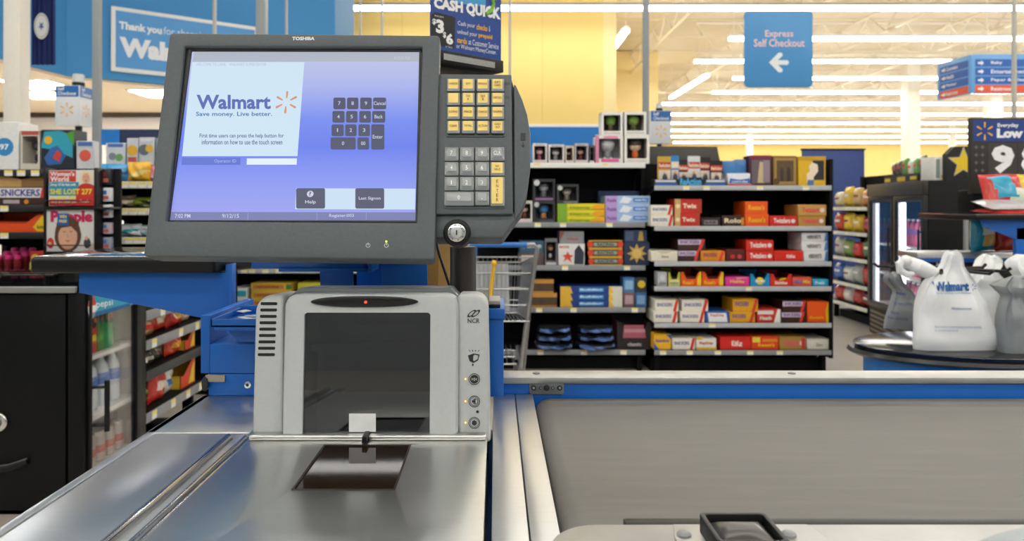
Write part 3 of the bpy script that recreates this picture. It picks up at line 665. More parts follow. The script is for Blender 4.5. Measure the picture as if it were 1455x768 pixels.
# ------------------------------------------------------------------ cash sign on its holder
d = Vector((1.16, 1, 0)).normalized(); O = P(612, 0, 1.62)
fS = Frame((O.x, O.y, CAMH), d, (0,0,1))
sg = thing('counter_sign', 'blue CASH QUICK check cashing sign standing in a black holder behind the keypad', 'sign', (fS.pt(.1, 0, -.02).x, fS.pt(.1, 0, -.02).y, 0))
bl_ = fS.px(612, 62); br_ = fS.px(712, 87); W = br_[0]-bl_[0]; yb_ = (bl_[1]+br_[1])/2
x0, x1 = bl_[0], br_[0]; ybm = fS.px(712, 87)[1]; ytp = ybm+W*1.30
sb1 = cm('#1850a8', .35); sb2 = cm('#23407f', .35)
mb = MB(); mb.prism(fS, [(x0, ybm), (x1, ybm), (x1, ytp), (x0, ytp)], -.003, 0, cm('#1d4796', .3)); panel = mb.build('sign_panel', sg)
g = MB(); S = lambda *p: fS.poly(p)
def q4(u0, vt0, vb0, u1, vt1, vb1): return fS.poly([(u0, vb0), (u1, vb1), (u1, vt1), (u0, vt0)])
wt = cm('#eef0ef', .4); 
g.text(fS, 'CASH QUICK', 0,0,0,0, wt, .0012, .055, q4(616, -4, 14, 711, 11, 31))
bx = S((612, 62), (645.5, 69), (647, 26), (643, 23), (617, 17), (613, 21)); g.decal(fS, bx, cm('#12161c', .4), .0006)
g.text(fS, '$', 0,0,0,0, wt, .0012, .03, q4(613.8, 26, 35, 619, 27, 36)); g.text(fS, '3', 0,0,0,0, wt, .0012, .05, q4(619, 27, 46.5, 630.5, 29, 48.5))
g.text(fS, '$', 0,0,0,0, wt, .0012, .03, q4(629, 45, 54, 633.5, 46, 55)); g.text(fS, '6', 0,0,0,0, wt, .0012, .05, q4(633.5, 46.5, 62.5, 643.5, 48.5, 64.5))
g.text(fS, 'checks up to', 0,0,0,0, wt, .0012, .0, q4(617, 20.5, 24, 630, 23, 26.5)); g.text(fS, 'or less', 0,0,0,0, wt, .0012, .0, q4(632, 64, 67, 642, 66, 69))
yl = cm('#f5b51e', .4)
for (ln, u0, v0, k) in (([('Cash your', 0), ('checks', 1), ('&', 0)], 650, 29.5, (675.5, 693, 697)), ([('unload your', 0), ('prepaid', 1)], 649.5, 41.5, (678.5, 700)), ([('cards', 1), ('at Customer Service', 0)], 649, 52.5, (664, 709)), ([('or Walmart MoneyCenter.', 0)], 648, 62, (706,))):
    u = u0
    for (t, y_), ue in zip(ln, k):
        f_ = lambda x: (x-u0)*.165
        g.text(fS, t, 0,0,0,0, yl if y_ else wt, .0012, .025 if y_ else .0, q4(u, v0+f_(u), v0+8+f_(u), ue-1, v0+f_(ue), v0+8+f_(ue))); u = ue+1.2
g.tube([fS.pt(*fS.px(*p), .001) for p in ((706, -4), (699, 0), (701, 7), (697, 16), (690, 20))], .005, cm('#78b43a'), 6)
g.decal(fS, S((646, 4), (690, 10), (690, -8), (646, -8)), cm('#3f9ad2'), .0005); g.build('sign_print', panel)
mb = MB(); mb.prism(fS, [(x0-.004, ybm-.030), (x1, ybm-.030), (x1, ybm), (x0-.004, ybm)], -.05, .01, black, .002)
mb.prism(fS.off(.010), [(x0+.03, ybm-.022), (x1-.03, ybm-.022), (x1-.03, ybm-.008), (x0+.03, ybm-.008)], 0, .0008, cm('#b9bbb8'))
for i in range(4): mb.prism(fS.off(.0108), [(x0+.032, ybm-.020+.0033*i), (x1-.032, ybm-.020+.0033*i), (x1-.032, ybm-.0185+.0033*i), (x0+.032, ybm-.0185+.0033*i)], 0, .0004, cm('#8f918f'))
mb.build('holder', sg)
mb = MB(); mb.prism(fS, [(x0-.01, ybm-.085), (x1+.035, ybm-.085), (x1+.035, ybm-.034), (x0-.01, ybm-.034)], -.08, -.02, mat('dark_wood_box', '#4a4038', .6, noise=.1)); mb.prism(fS, [(x1+.012, ybm-.075), (x1+.028, ybm-.075), (x1+.028, ybm-.042), (x1+.012, ybm-.042)], -.02, -.0195, black); mb.build('holder_base', sg)
mb = MB(); c = fS.pt((x0+x1)/2-.01, 0, -.05); mb.lathe((c.x, c.y, 0), [(.13, 0), (.13, .012), (.018, .02), (.018, ybm+CAMH-.06)], blackm); mb.build('stand_pole', sg)
# ================================================================== shelving and goods
class Shelf:                        # one shelf board that carries goods: front plane and top height
    def __init__(s, fr, z): s.fr = fr; s.z = z; s.tops = []
    def rest(s, x0, x1, z):         # the surface under a thing whose base was measured near height z
        c = [s.z]+[t for a, b, t in s.tops if min(b, x1)-max(a, x0) > .25*(x1-x0)]
        return min(c, key=lambda q: abs(q-z))
PRICE = cm('#f0dc74', .5); PRICEW = cm('#e9e9e4', .5)
def gondola(name, label, fr, x0, x1, depth, zs, ztop, lipu, lip=.032, lm=None, base=.10, tags=None, group=None, back=True, up=(1,1)):
    g = thing(name, label, 'shelf unit', tuple(fr.pt((x0+x1)/2, -fr.O.z, -depth/2)), group)
    b = fr.off(0); out = []
    if back:
        mb = MB(); mb.prism(fr, [(x0, 0), (x1, 0), (x1, ztop), (x0, ztop)], -depth-.03, -depth, shelfm); mb.build('back_panel', g)
    for on, x in ((up[0], x0), (up[1], x1)):
        if on: mb = MB(); mb.prism(fr, [(x-.015, 0), (x+.015, 0), (x+.015, ztop), (x-.015, ztop)], -depth, -depth+.05, shelfm, .002); mb.build('upright', g)
    for i, z in enumerate(zs):
        mb = MB(); mb.prism(fr, [(x0+.004, z-.022), (x1-.004, z-.022), (x1-.004, z), (x0+.004, z)], -depth, -.004, shelfm, .001)
        for x in (x0+.012, x1-.012): mb.prism(Frame(fr.pt(x, 0, 0), fr.n, fr.ey), [(-depth, z-.10), (-.05, z-.03), (-.03, z-.02), (-depth, z-.02)], -.003, .003, shelfm)
        sh = mb.build('shelf_board', g)
        mb = MB(); L = lm[i] if isinstance(lm, list) else (lm or lipm)
        mb.prism(fr, [(x0+.004, z-lip), (x1-.004, z-lip), (x1-.004, z+.002), (x0+.004, z+.002)], -.005, 0, L, .0015); mb.build('price_rail', sh)
        for t in (tags[i] if tags else []):
            tx = fr.px(t, 300)[0] if t > 5 else x0+t*(x1-x0); mb = MB(); w_ = .022
            mb.prism(fr, [(tx-w_, z-lip*.95), (tx+w_, z-lip*.95), (tx+w_, z-.002), (tx-w_, z-.002)], 0, .001, PRICEW)
            mb.prism(fr, [(tx-w_, z-lip*.45), (tx+w_, z-lip*.45), (tx+w_, z-.002), (tx-w_, z-.002)], .001, .0015, PRICE); mb.build('price_tag', sh)
        out.append(Shelf(fr, z))
    if base:
        mb = MB(); mb.prism(fr, [(x0+.01, 0), (x1-.01, 0), (x1-.01, base), (x0+.01, base)], -depth, -.12, shelfm)
        for x in (x0+.02, x1-.05): mb.prism(fr, [(x, 0), (x+.03, 0), (x+.03, zs[-1]-.03), (x, zs[-1]-.03)], -.10, -.05, shelfm, .002)
        mb.build('base', g)
    return g, out
def deco(mb, fr, x0, y0, x1, y1, items, d=.0012):
    X = lambda s: x0+(x1-x0)*s; Y = lambda t: y0+(y1-y0)*t
    for k, it in enumerate(items):
        dd = d+.0004*k; t = it[0]
        if t == 'r': mb.decal(fr, [(X(it[1]), Y(it[2])), (X(it[3]), Y(it[2])), (X(it[3]), Y(it[4])), (X(it[1]), Y(it[4]))], cm(it[5]), dd)
        elif t == 'p': mb.decal(fr, [(X(a), Y(b)) for a, b in it[1]], cm(it[2]), dd)
        elif t == 'c': mb.decal(fr, ell(X(it[1]), Y(it[2]), it[3]*(y1-y0), n=14), cm(it[4]), dd)
        elif t == 't': mb.text(fr, it[5], X(it[1]), Y(it[2]), X(it[3]), Y(it[4]), cm(it[6]), dd+.0003, .03)
ALLG = []
def goods(S, kind, cat, label, col, box, items=(), depth=.24, back=.03, style='box', group=None, col2=None):
    """a carton measured (u0, v0, u1, v1) standing on shelf S"""
    u0, v0, u1, v1 = box; f = S.fr.off(-back)
    a = f.px(u0, v1); b = f.px(u1, v0); x0, x1 = a[0]+.001, b[0]-.001; z = S.rest(x0, x1, a[1]); z1 = max(b[1], z+.02)
    m = cm(col); mb = MB(); h = z1-z
    if style == 'box': mb.prism(f, [(x0, z), (x1, z), (x1, z1), (x0, z1)], -depth, 0, m, .003, 1)
    elif style == 'tray':            # display carton with a dipped front and the goods inside
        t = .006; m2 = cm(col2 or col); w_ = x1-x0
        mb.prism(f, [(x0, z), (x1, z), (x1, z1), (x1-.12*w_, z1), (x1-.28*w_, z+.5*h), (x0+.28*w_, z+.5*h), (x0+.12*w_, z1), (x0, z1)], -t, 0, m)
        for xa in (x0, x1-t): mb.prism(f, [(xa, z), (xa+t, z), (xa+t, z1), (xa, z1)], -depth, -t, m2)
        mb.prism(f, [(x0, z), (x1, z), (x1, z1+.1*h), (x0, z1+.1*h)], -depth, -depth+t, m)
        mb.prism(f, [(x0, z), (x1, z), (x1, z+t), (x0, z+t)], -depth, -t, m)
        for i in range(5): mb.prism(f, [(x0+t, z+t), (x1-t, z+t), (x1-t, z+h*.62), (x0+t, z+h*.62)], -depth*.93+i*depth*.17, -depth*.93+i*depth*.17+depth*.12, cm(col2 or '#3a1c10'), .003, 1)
    elif style == 'window':          # box with a clear window and a figure standing in it
        t = .008; w_ = x1-x0
        for xa, xb, ya, yb in ((x0, x0+t, z, z1), (x1-t, x1, z, z1), (x0, x1, z, z+t), (x0, x1, z1-t, z1)): mb.prism(f, [(xa, ya), (xb, ya), (xb, yb), (xa, yb)], -depth, -.0, m)
        mb.prism(f, [(x0, z), (x1, z), (x1, z1), (x0, z1)], -depth, -depth+t, cm(col2 or '#2c2a2a'))
        mb.ring(f, [(x0, z), (x1, z), (x1, z1), (x0, z1)], [(x0+.10*w_, z+.17*h), (x1-.10*w_, z+.17*h), (x1-.10*w_, z1-.13*h), (x0+.10*w_, z1-.13*h)], -.004, .001, m)
    o = mb.build(kind); tag(o, label, cat, group)
    if items:
        q = MB(); deco(q, f, x0, z, x1, z1, items, .0022 if style == 'window' else .0012); q.build('front_print', o)
    if style == 'window':
        w_ = x1-x0; c = col2f.get(label, ('#e8d8c4', '#5a4a78', '#3a2a20')); q = MB(); p = lambda s, t: f.pt(x0+w_*s, z+h*t, -depth*.5)
        r = min(w_, h)*.22
        q.ball(p(.5, .62), r*1.1, r*.9, r*.95, cm(c[0])); q.ball(p(.5, .70), r*1.16, r*.98, r*.82, cm(c[2])); q.ball(p(.5, .33), r*.62, r*.5, r*.9, cm(c[1]))
        for s in (-.3, .3): q.ball(p(.5+s*r/w_*1.5, .2), r*.28, r*.3, r*.35, cm(c[2]))
        q.build('figure', o)
    S.tops.append((x0, x1, z1)); return o
col2f = {}
B = goods
# ---------------------------------------------------------------- candy gondola (right hand bay)
fR = wall(4.90)
zr = [fR.px(0, v)[1] for v in (263.7, 321.3, 371.6, 407, 459, 497.6)]
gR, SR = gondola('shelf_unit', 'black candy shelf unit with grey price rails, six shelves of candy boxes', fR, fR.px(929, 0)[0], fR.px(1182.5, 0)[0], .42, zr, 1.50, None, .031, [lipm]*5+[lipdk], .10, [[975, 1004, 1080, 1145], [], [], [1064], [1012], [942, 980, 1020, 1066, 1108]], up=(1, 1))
mb = MB(); x = fR.px(1182.5, 0)[0]; mb.prism(fR, [(x-.012, .12), (x+.012, .12), (x+.012, 1.51), (x-.012, 1.51)], -.42, -.01, shelfm, .002); mb.build('side_panel', gR)
s1, s2, s3, s4, s5, s6 = SR
# shelf 1: toys
TY = goods(s1, 'display_tray', 'tray', 'low black tray with blue lettering holding the carded action figures', '#111318', (929, 254.5, 1032.5, 262.5), [('r', .02, .1, .32, .45, '#1f5fb0'), ('r', .7, .1, .98, .45, '#1f5fb0'), ('r', .02, .55, .3, .9, '#c9cdd2'), ('r', .72, .55, .98, .9, '#c9cdd2'), ('r', .35, .0, .66, 1.3, '#16243c'), ('t', .36, .1, .65, 1.2, 'ReAction', '#49b4ea')], depth=.09, back=.012)
fc_ = [(934, 222, 954.5, '#c7a13a', '#b9321f', 'yellow and red carded action figure at the end of the black tray'), (953, 221, 965, '#2f7fc0', '#e3d9c2', 'blue carded action figure second in the black tray'), (963.5, 227, 979, '#1d1a1c', '#c03a2a', 'black carded action figure with red stripe third in the black tray'), (977, 221.5, 995, '#d5d8da', '#c23526', 'silver topped carded action figure in the middle of the black tray'), (993.5, 223, 1009.5, '#20181a', '#bb2c22', 'dark carded action figure with small portrait left of the last card'), (1008.5, 228, 1027, '#171214', '#d23a2b', 'dark carded action figure with round red art last in the black tray')]
for u0, v0, u1, c, c2, lab in fc_:
    f = fR.off(-.055-.012*((u0 % 7)/7)); a = f.px(u0, 254); b = f.px(u1, v0); z = TY.location.z+.004
    mb = MB(); mb.prism(f, rrect(a[0]+.001, z, b[0]-.001, b[1], .006, 3), -.003, 0, cm(c)); o = mb.build('carded_figure'); tag(o, lab, 'action figure', 'carded figures in the black tray')
    mb = MB(); deco(mb, f, a[0], z, b[0], b[1], [('r', .05, .58, .95, .8, c2), ('r', .1, .1, .9, .52, '#d9cfc2'), ('t', .1, .62, .9, .76, 'FIGURE' if False else 'ReAction', '#f1e6c8')]); mb.build('card_print', o)
    mb = MB(); xm = (a[0]+b[0])/2; hh = b[1]-z; p = lambda t: f.pt(xm, z+hh*t, .012)
    mb.ball(p(.44), .011, .008, .013, cm('#d8b090')); mb.ball(p(.26), .017, .009, .03, cm('#3b3a44')); mb.ball(p(.12), .014, .008, .02, cm('#6a5a50')); mb.build('figure', o)
B(s1, 'candy_dispenser', 'box', 'white and blue display box with red base below the blue bagged packs', '#e6ebf2', (1034, 246, 1068.5, 263), [('r', 0, 0, 1, .16, '#d0382c'), ('p', [(.04,.2),(.96,.2),(.9,.6),(.5,.48),(.1,.6)], '#2f62b4'), ('t', .15, .24, .85, .42, 'BLUE MIX' if False else 'candy', '#e8edf5')], depth=.16)
B(s1, 'candy_packs', 'pack', 'dark red toy box standing between the blue packs and the gold box', '#4a1f2c', (1065, 220.5, 1097, 262.5), [('r', .08, .08, .92, .86, '#6a5a63'), ('r', .0, .88, 1, 1, '#7c2440'), ('p', [(.35,.1),(.65,.1),(.6,.5),(.7,.75),(.45,.8),(.4,.5)], '#c8b48c'), ('r', .6, .12, .9, .84, '#8f7f8a')], depth=.13)
B(s1, 'toy_box', 'toy box', 'brown and gold toy box beside the dark red toy box', '#8a6b32', (1098.5, 221, 1132.5, 262.5), [('r', .06, .06, .94, .92, '#a8874a'), ('r', .14, .14, .86, .84, '#5e4b2c'), ('c', .12, .14, .11, '#57401c'), ('p', [(.3,.16),(.42,.16),(.44,.5),(.36,.62),(.28,.5)], '#3c3530'), ('p', [(.58,.16),(.72,.16),(.72,.5),(.64,.66),(.56,.5)], '#33302e')], depth=.13)
B(s1, 'toy_box', 'toy box', 'yellow toy box with pale figure last on the top candy shelf', '#e0b320', (1134, 222, 1173.5, 263), [('r', .52, .2, .94, .86, '#2a2730'), ('r', .0, .86, 1, 1.0, '#c99d1c'), ('p', [(.32,.05),(.55,.05),(.56,.3),(.72,.5),(.7,.72),(.5,.8),(.38,.66),(.42,.5),(.3,.4)], '#ecdcc0'), ('p', [(.32,.02),(.56,.02),(.56,.2),(.34,.2)], '#5577a8'), ('t', .04, .6, .3, .8, 'TOY' if False else 'ABC', '#7a5a10')] [:4], depth=.13)
for i, (u0, v0, u1, v1) in enumerate(((1027, 228, 1045, 246), (1044, 226, 1061, 246))):
    f = fR.off(-.07); a = f.px(u0, v1); b = f.px(u1, v0); z = s1.rest(a[0], b[0], a[1]); mb = MB()
    mb.prism(f, rrect(a[0], z, b[0], b[1], .012, 3), -.05, 0, mat('blue_clear_pack', '#4f8bc9', .2, alpha=.8), .008, 2); o = mb.build('candy_pack'); tag(o, ['blue see-through pack over the white display box, nearer the figures', 'blue see-through pack over the white display box, nearer the dark red box'][i], 'pack', 'blue packs over the white box')
mb = MB(); f = wall(5.36); mb.prism(f, f.poly([(923, 262), (1030, 262), (1019, 208), (923, 207.5)]), -.02, 0, cm('#3a3733'), .002); tag(mb.build('header_board'), 'plain dark grey header board standing behind the carded figures', 'board')
SN = lambda c: [('r', .04, .3, .78, .82, c), ('t', .08, .42, .74, .72, 'SNICKERS', '#2c4a94'), ('p', [(.76,.0),(.88,.0),(1.0,1.0),(.88,1.0)], '#d6301f')]
SNW = SN('#efe9dc'); SNB = [('r', .0, .52, .84, .95, '#d8c3da'), ('t', .06, .6, .78, .88, 'SNICKERS', '#4a3a86'), ('p', [(.72,.0),(.84,.0),(.98,1.0),(.86,1.0)], '#e0402a')]
TW = lambda c, t='#f6e6e2': [('t', .14, .3, .74, .78, 'Twizzlers', t), ('c', .85, .5, .2, '#efd9d6'), ('r', .0, .0, 1, .08, c)]
RS = [('t', .14, .3, .86, .75, "Reese's", '#f2b81c')]
KK = [('c', .55, .5, .34, '#d8291b'), ('t', .36, .3, .74, .72, 'KitKat', '#fbeae4')]
HS = [('t', .2, .3, .72, .72, "HERSHEY'S", '#5a4a40'), ('p', [(.84,.05),(.98,.05),(.98,.95),(.90,.95)], '#4d86c2')]
B(s2, 'candy_box', 'candy box', 'white candy box on the second shelf, lower of the first pair', '#e9e3d3', (924.5, 305, 957, 321), SNW); B(s2, 'candy_box', 'candy box', 'white candy box on the second shelf, upper of the first pair', '#e9e3d3', (924.5, 291, 956, 305), SNW)
ML = [('r', .0, .0, .22, 1, '#c8a468'), ('r', .86, .0, 1, 1, '#b43a22'), ('t', .3, .34, .82, .68, 'Twix', '#f3e4c8'), ('c', .12, .5, .16, '#e8d6a6')]
B(s2, 'candy_box', 'candy box', 'red and tan candy box on the second shelf under its twin', '#c52a1e', (958.5, 302.5, 994.5, 321), ML); B(s2, 'candy_box', 'candy box', 'red and tan candy box on the second shelf stacked on its twin', '#c52a1e', (958.5, 282.5, 997, 302.5), ML)
B(s2, 'candy_box', 'candy box', 'low dark brown candy box with grey label on the second shelf', '#2a1c1a', (996, 309, 1024, 321), [('r', .15, .2, .85, .7, '#8a8286'), ('t', .2, .3, .8, .6, 'BAR', '#2a1c1a')])
B(s2, 'candy_box', 'candy box', 'dark candy box with cream lettering beside the orange pair', '#3a231a', (1026, 306, 1057.5, 321), [('t', .1, .3, .86, .75, 'Rolo', '#e9dcb8'), ('r', .86, .1, 1, .8, '#d98a2c')])
B(s2, 'candy_box', 'candy box', 'bright orange candy box on the second shelf, lower one', '#ee5a14', (1058.5, 303.5, 1092.5, 321), RS); B(s2, 'candy_box', 'candy box', 'bright orange candy box on the second shelf, upper one', '#ee5a14', (1058.5, 286, 1091, 303.5), RS)
B(s2, 'candy_box', 'candy box', 'long red candy box right of the orange pair on the second shelf', '#d32a1c', (1093.5, 306.5, 1133, 321), TW('#b51f16'))
B(s2, 'candy_box', 'candy box', 'tan candy box with pink lettering on the second shelf, lower one', '#b98a3f', (1134, 306.5, 1173, 321), TW('#a87a30', '#e04a5a')); B(s2, 'candy_box', 'candy box', 'tan candy box with pink lettering on the second shelf, upper one', '#c4994e', (1134, 290.5, 1174.5, 306.5), TW('#a87a30', '#e04a5a'))
B(s3, 'candy_box', 'candy box', 'cream carton with peaked front first on the third shelf', '#e4decb', (925, 356, 963, 371.5), [('p', [(.0,1),(.2,1),(.4,.75),(.6,.75),(.8,1),(1,1),(1,1.02),(0,1.02)], '#cfc7b2'), ('t', .38, .35, .66, .55, "Zero", '#8a7a5a')])
B(s3, 'candy_box', 'candy box', 'brown candy box with lilac lettering band on the third shelf, lower one', '#3a1f1a', (963.5, 355.5, 994.5, 371.5), SNB); B(s3, 'candy_box', 'candy box', 'brown candy box with lilac lettering band on the third shelf, upper one', '#3a1f1a', (963.5, 339.5, 1002.5, 355.5), SNB)
B(s3, 'candy_box', 'candy box', 'amber candy box with red corner stripe on the third shelf', '#e08c1a', (995.5, 356, 1030.5, 371.5), [('t', .1, .45, .66, .8, 'SNICKERS', '#7a2c5a'), ('p', [(.72,.0),(.84,.0),(.98,1.0),(.86,1.0)], '#e0402a')])
B(s3, 'candy_box', 'candy box', 'dark red round fronted candy box on the third shelf', '#5a1512', (1031.5, 354, 1058.5, 371.5), [('c', .35, .4, .2, '#b8302a'), ('c', .72, .4, .18, '#c2433a')])
B(s3, 'candy_box', 'candy box', 'red candy box with white lettering on the third shelf, lower one', '#d8301c', (1060, 356, 1099.5, 371.5), TW('#b51f16')); B(s3, 'candy_box', 'candy box', 'red candy box with white lettering on the third shelf, upper one', '#d8301c', (1060, 340.5, 1099.5, 356), TW('#b51f16'))
B(s3, 'candy_box', 'candy box', 'plain scarlet candy box with white oval on the third shelf', '#dc2a14', (1100, 356.5, 1141.5, 371.5), [('c', .55, .5, .3, '#e0442e'), ('t', .42, .34, .72, .66, 'KitKat', '#fbeae4')])
for i, (v0, v1) in enumerate(((356, 371.5), (343, 356), (330, 343))): B(s3, 'candy_box', 'candy box', 'white carton with blue end at the end of the third shelf, %s of three' % ['bottom', 'middle', 'top'][i], '#e2e2e4', (1142 if i == 0 else 1139, v0, 1177, v1), HS)
B(s4, 'candy_tray', 'candy tray', 'small silver carton near the shelf end on the fourth candy shelf', '#b9bbbf', (934, 386, 948, 407), [('r', .15, .1, .85, .3, '#8a8d92'), ('c', .5, .6, .18, '#cfd2d6')], depth=.1)
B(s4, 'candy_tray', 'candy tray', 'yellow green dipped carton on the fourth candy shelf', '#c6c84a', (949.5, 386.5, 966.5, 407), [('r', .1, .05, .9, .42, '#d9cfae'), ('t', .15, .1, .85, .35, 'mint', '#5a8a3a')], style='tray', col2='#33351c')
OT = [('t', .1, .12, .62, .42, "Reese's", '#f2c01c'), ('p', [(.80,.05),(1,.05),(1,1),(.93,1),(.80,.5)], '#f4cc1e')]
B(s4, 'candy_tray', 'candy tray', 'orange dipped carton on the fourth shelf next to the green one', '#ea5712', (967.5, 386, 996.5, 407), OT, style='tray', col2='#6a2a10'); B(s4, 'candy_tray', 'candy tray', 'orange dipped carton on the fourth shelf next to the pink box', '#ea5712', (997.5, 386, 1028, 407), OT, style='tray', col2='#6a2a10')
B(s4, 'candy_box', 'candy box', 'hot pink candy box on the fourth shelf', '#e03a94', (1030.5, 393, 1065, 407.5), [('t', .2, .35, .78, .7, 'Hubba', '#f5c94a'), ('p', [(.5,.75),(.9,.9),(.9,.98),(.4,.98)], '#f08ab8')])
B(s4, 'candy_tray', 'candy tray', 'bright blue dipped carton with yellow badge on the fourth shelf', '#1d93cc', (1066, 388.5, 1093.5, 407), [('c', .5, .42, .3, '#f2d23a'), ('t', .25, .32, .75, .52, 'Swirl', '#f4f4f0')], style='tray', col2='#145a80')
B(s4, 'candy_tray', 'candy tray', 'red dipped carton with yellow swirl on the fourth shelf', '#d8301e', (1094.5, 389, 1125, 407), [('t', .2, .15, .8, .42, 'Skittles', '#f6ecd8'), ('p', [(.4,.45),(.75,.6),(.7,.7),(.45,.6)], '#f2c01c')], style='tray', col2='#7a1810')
B(s4, 'candy_box', 'candy box', 'salmon red candy box with blue lettering on the fourth shelf', '#e05a48', (1126, 393.5, 1153.5, 407), [('t', .1, .3, .5, .7, 'Mini', '#5a7ac8'), ('t', .55, .3, .92, .7, 'Mix', '#f0d05a')])
B(s4, 'candy_box', 'candy box', 'low light blue candy box last on the fourth shelf', '#2fa4cc', (1154.5, 396.5, 1178.5, 407), [('t', .15, .25, .7, .75, 'Fresh', '#d8eef4')])
B(s5, 'candy_box', 'candy box', 'white candy box on the fifth shelf, lower of the pair by the shelf end', '#ece6d6', (928.5, 442, 963, 459), SNW); B(s5, 'candy_box', 'candy box', 'white candy box on the fifth shelf, upper of the pair by the shelf end', '#ece6d6', (930.5, 425.5, 964.5, 442), SNW)
B(s5, 'candy_box', 'candy box', 'white candy box on the fifth shelf, lower of the pair by the blue box', '#ece6d6', (966.5, 442, 1001.5, 459), SNW); B(s5, 'candy_box', 'candy box', 'white candy box on the fifth shelf, upper of the pair by the blue box', '#ece6d6', (969, 425.5, 1006.5, 442), SNW)
B(s5, 'candy_box', 'candy box', 'blue and white candy box with red lettering on the fifth shelf', '#2a57a8', (1002.5, 442, 1036, 459), [('p', [(.14,.05),(.94,.05),(.88,.86),(.08,.86)], '#eceff2'), ('t', .2, .5, .8, .78, 'PayDay', '#c8404a')])
SNG = [('t', .08, .45, .62, .8, 'SNICKERS', '#5a4a9a'), ('p', [(.74,.0),(.86,.0),(1.0,1.0),(.88,1.0)], '#d6402a')]
B(s5, 'candy_box', 'candy box', 'golden candy box on the fifth shelf, lower one', '#e0a21a', (1037, 443, 1073.5, 459), SNG); B(s5, 'candy_box', 'candy box', 'golden candy box on the fifth shelf, upper one', '#e0a21a', (1041, 424.5, 1077.5, 443), SNG)
B(s5, 'candy_box', 'candy box', 'red and white candy box with slanted label on the fifth shelf', '#c8362c', (1075.5, 439, 1109, 459), [('p', [(.72,.0),(1,.0),(1,1),(.88,1)], '#eceae4'), ('r', .02, .62, .7, .9, '#e8d8d4'), ('t', .12, .2, .62, .5, 'Heath', '#f4e6e0')])
B(s5, 'candy_box', 'candy box', 'brown candy box with red stripe on the fifth shelf, lower one', '#3a1f1a', (1110.5, 443, 1144.5, 459), SNB); B(s5, 'candy_box', 'candy box', 'brown candy box with red stripe on the fifth shelf, upper one', '#3a1f1a', (1112, 427, 1146, 443), SNB)
B(s5, 'candy_tray', 'candy tray', 'tall orange carton with yellow end last on the fifth shelf', '#ec5a10', (1147, 428, 1180, 459), [('p', [(.82,.0),(1,.0),(1,.98),(.90,.98),(.80,.6)], '#f4cc1e'), ('t', .1, .18, .7, .32, "Reese's", '#f2b01c')])
B(s6, 'candy_box', 'candy box', 'yellow candy carton with blue corners first on the bottom shelf', '#f0b622', (929, 475, 954, 497), [('p', [(0,0),(.3,0),(.05,.4),(0,.6)], '#2a5aa8'), ('p', [(.7,1),(1,1),(1,.7)], '#2a5aa8'), ('t', .1, .45, .9, .7, 'Butterfinger', '#2a4a98')])
B(s6, 'candy_box', 'candy box', 'white candy box beside the yellow carton on the bottom shelf', '#ece6d6', (955, 480, 988, 497.5), SNW)
B(s6, 'candy_box', 'candy box', 'white candy box with yellow foot on the bottom shelf', '#eae8e2', (989.5, 480, 1018, 497.5), [('r', 0, 0, 1, .2, '#e8b62a'), ('r', 0, .85, .3, 1.1, '#e8b62a'), ('t', .15, .4, .85, .7, 'PayDay', '#c8402c')])
B(s6, 'candy_box', 'candy box', 'wide red candy box on the bottom shelf', '#d9261a', (1023, 478, 1067, 497.5), [('t', .38, .25, .72, .7, 'KitKat', '#fbeae4')])
B(s6, 'candy_box', 'candy box', 'orange and red candy box on the bottom shelf', '#e64a16', (1067.5, 477.5, 1106.5, 497.5), [('r', .04, .55, .32, .95, '#f0d64a'), ('t', .25, .22, .85, .5, "Reese's", '#f4bc1c'), ('r', .4, .6, .95, .8, '#f08a2a')])
B(s6, 'candy_box', 'candy box', 'tan candy box with pink lettering on the bottom shelf', '#b08a40', (1107.5, 478, 1145.5, 497.5), TW('#9a7430', '#e05a6a')+[('r', .82, .1, .96, .9, '#c8302a')])
B(s6, 'candy_box', 'candy box', 'pale grey carton last on the bottom shelf', '#d9d4c8', (1146.5, 481, 1180, 497.5), [('t', .38, .3, .66, .6, 'Zero', '#8a8478')])
# ---------------------------------------------------------------- toy gondola (left hand bay)
fL = wall(5.0)
zl = [fL.px(0, v)[1] for v in (231.5, 316, 377, 436.8, 497)]
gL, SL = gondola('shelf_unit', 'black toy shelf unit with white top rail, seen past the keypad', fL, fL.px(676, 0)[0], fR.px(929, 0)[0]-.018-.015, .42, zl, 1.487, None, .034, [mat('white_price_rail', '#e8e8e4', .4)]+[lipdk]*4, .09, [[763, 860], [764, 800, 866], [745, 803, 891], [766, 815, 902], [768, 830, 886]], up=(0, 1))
mb = MB(); mb.box(1.06, 1.20, 5.42, 5.45, 0, 1.487, shelfm); mb.build('side_filler', gL)
t1, t2, t3, t4, t5 = SL
def figbox(S, lab, col, box, fig, items=None, **k):
    col2f[lab] = fig; u0, v0, u1, v1 = box
    return B(S, 'figure_box', 'figure box', lab, col, box, items or [('r', .06, .02, .94, .14, '#d8c8c8'), ('t', .2, .88, .8, .97, 'POP' if False else 'figure', '#8a8a90')], depth=.14, style='window', **k)
figbox(t1, 'white window box with pink figure, nearest the keypad on the top toy shelf', '#dcd8d6', (757, 203.5, 777.5, 231), ('#e8c8c0', '#c0607a', '#8a4a5a'))
figbox(t1, 'white window box with pale grey figure, second on the top toy shelf', '#dcd8d6', (779, 205, 802, 231), ('#d8d0d0', '#9a9aa0', '#6a6468'))
figbox(t1, 'cream box with brown haired figure, third on the top toy shelf', '#d9cfb8', (803, 207, 815.5, 231), ('#e0c8b0', '#6a4a3a', '#4a342a'))
figbox(t1, 'grey window box with dark haired pink figure, fourth on the top toy shelf', '#bab6b8', (816.5, 203.5, 836, 231), ('#e8b8a8', '#b04a4a', '#3a2a28'), col2='#231d1e')
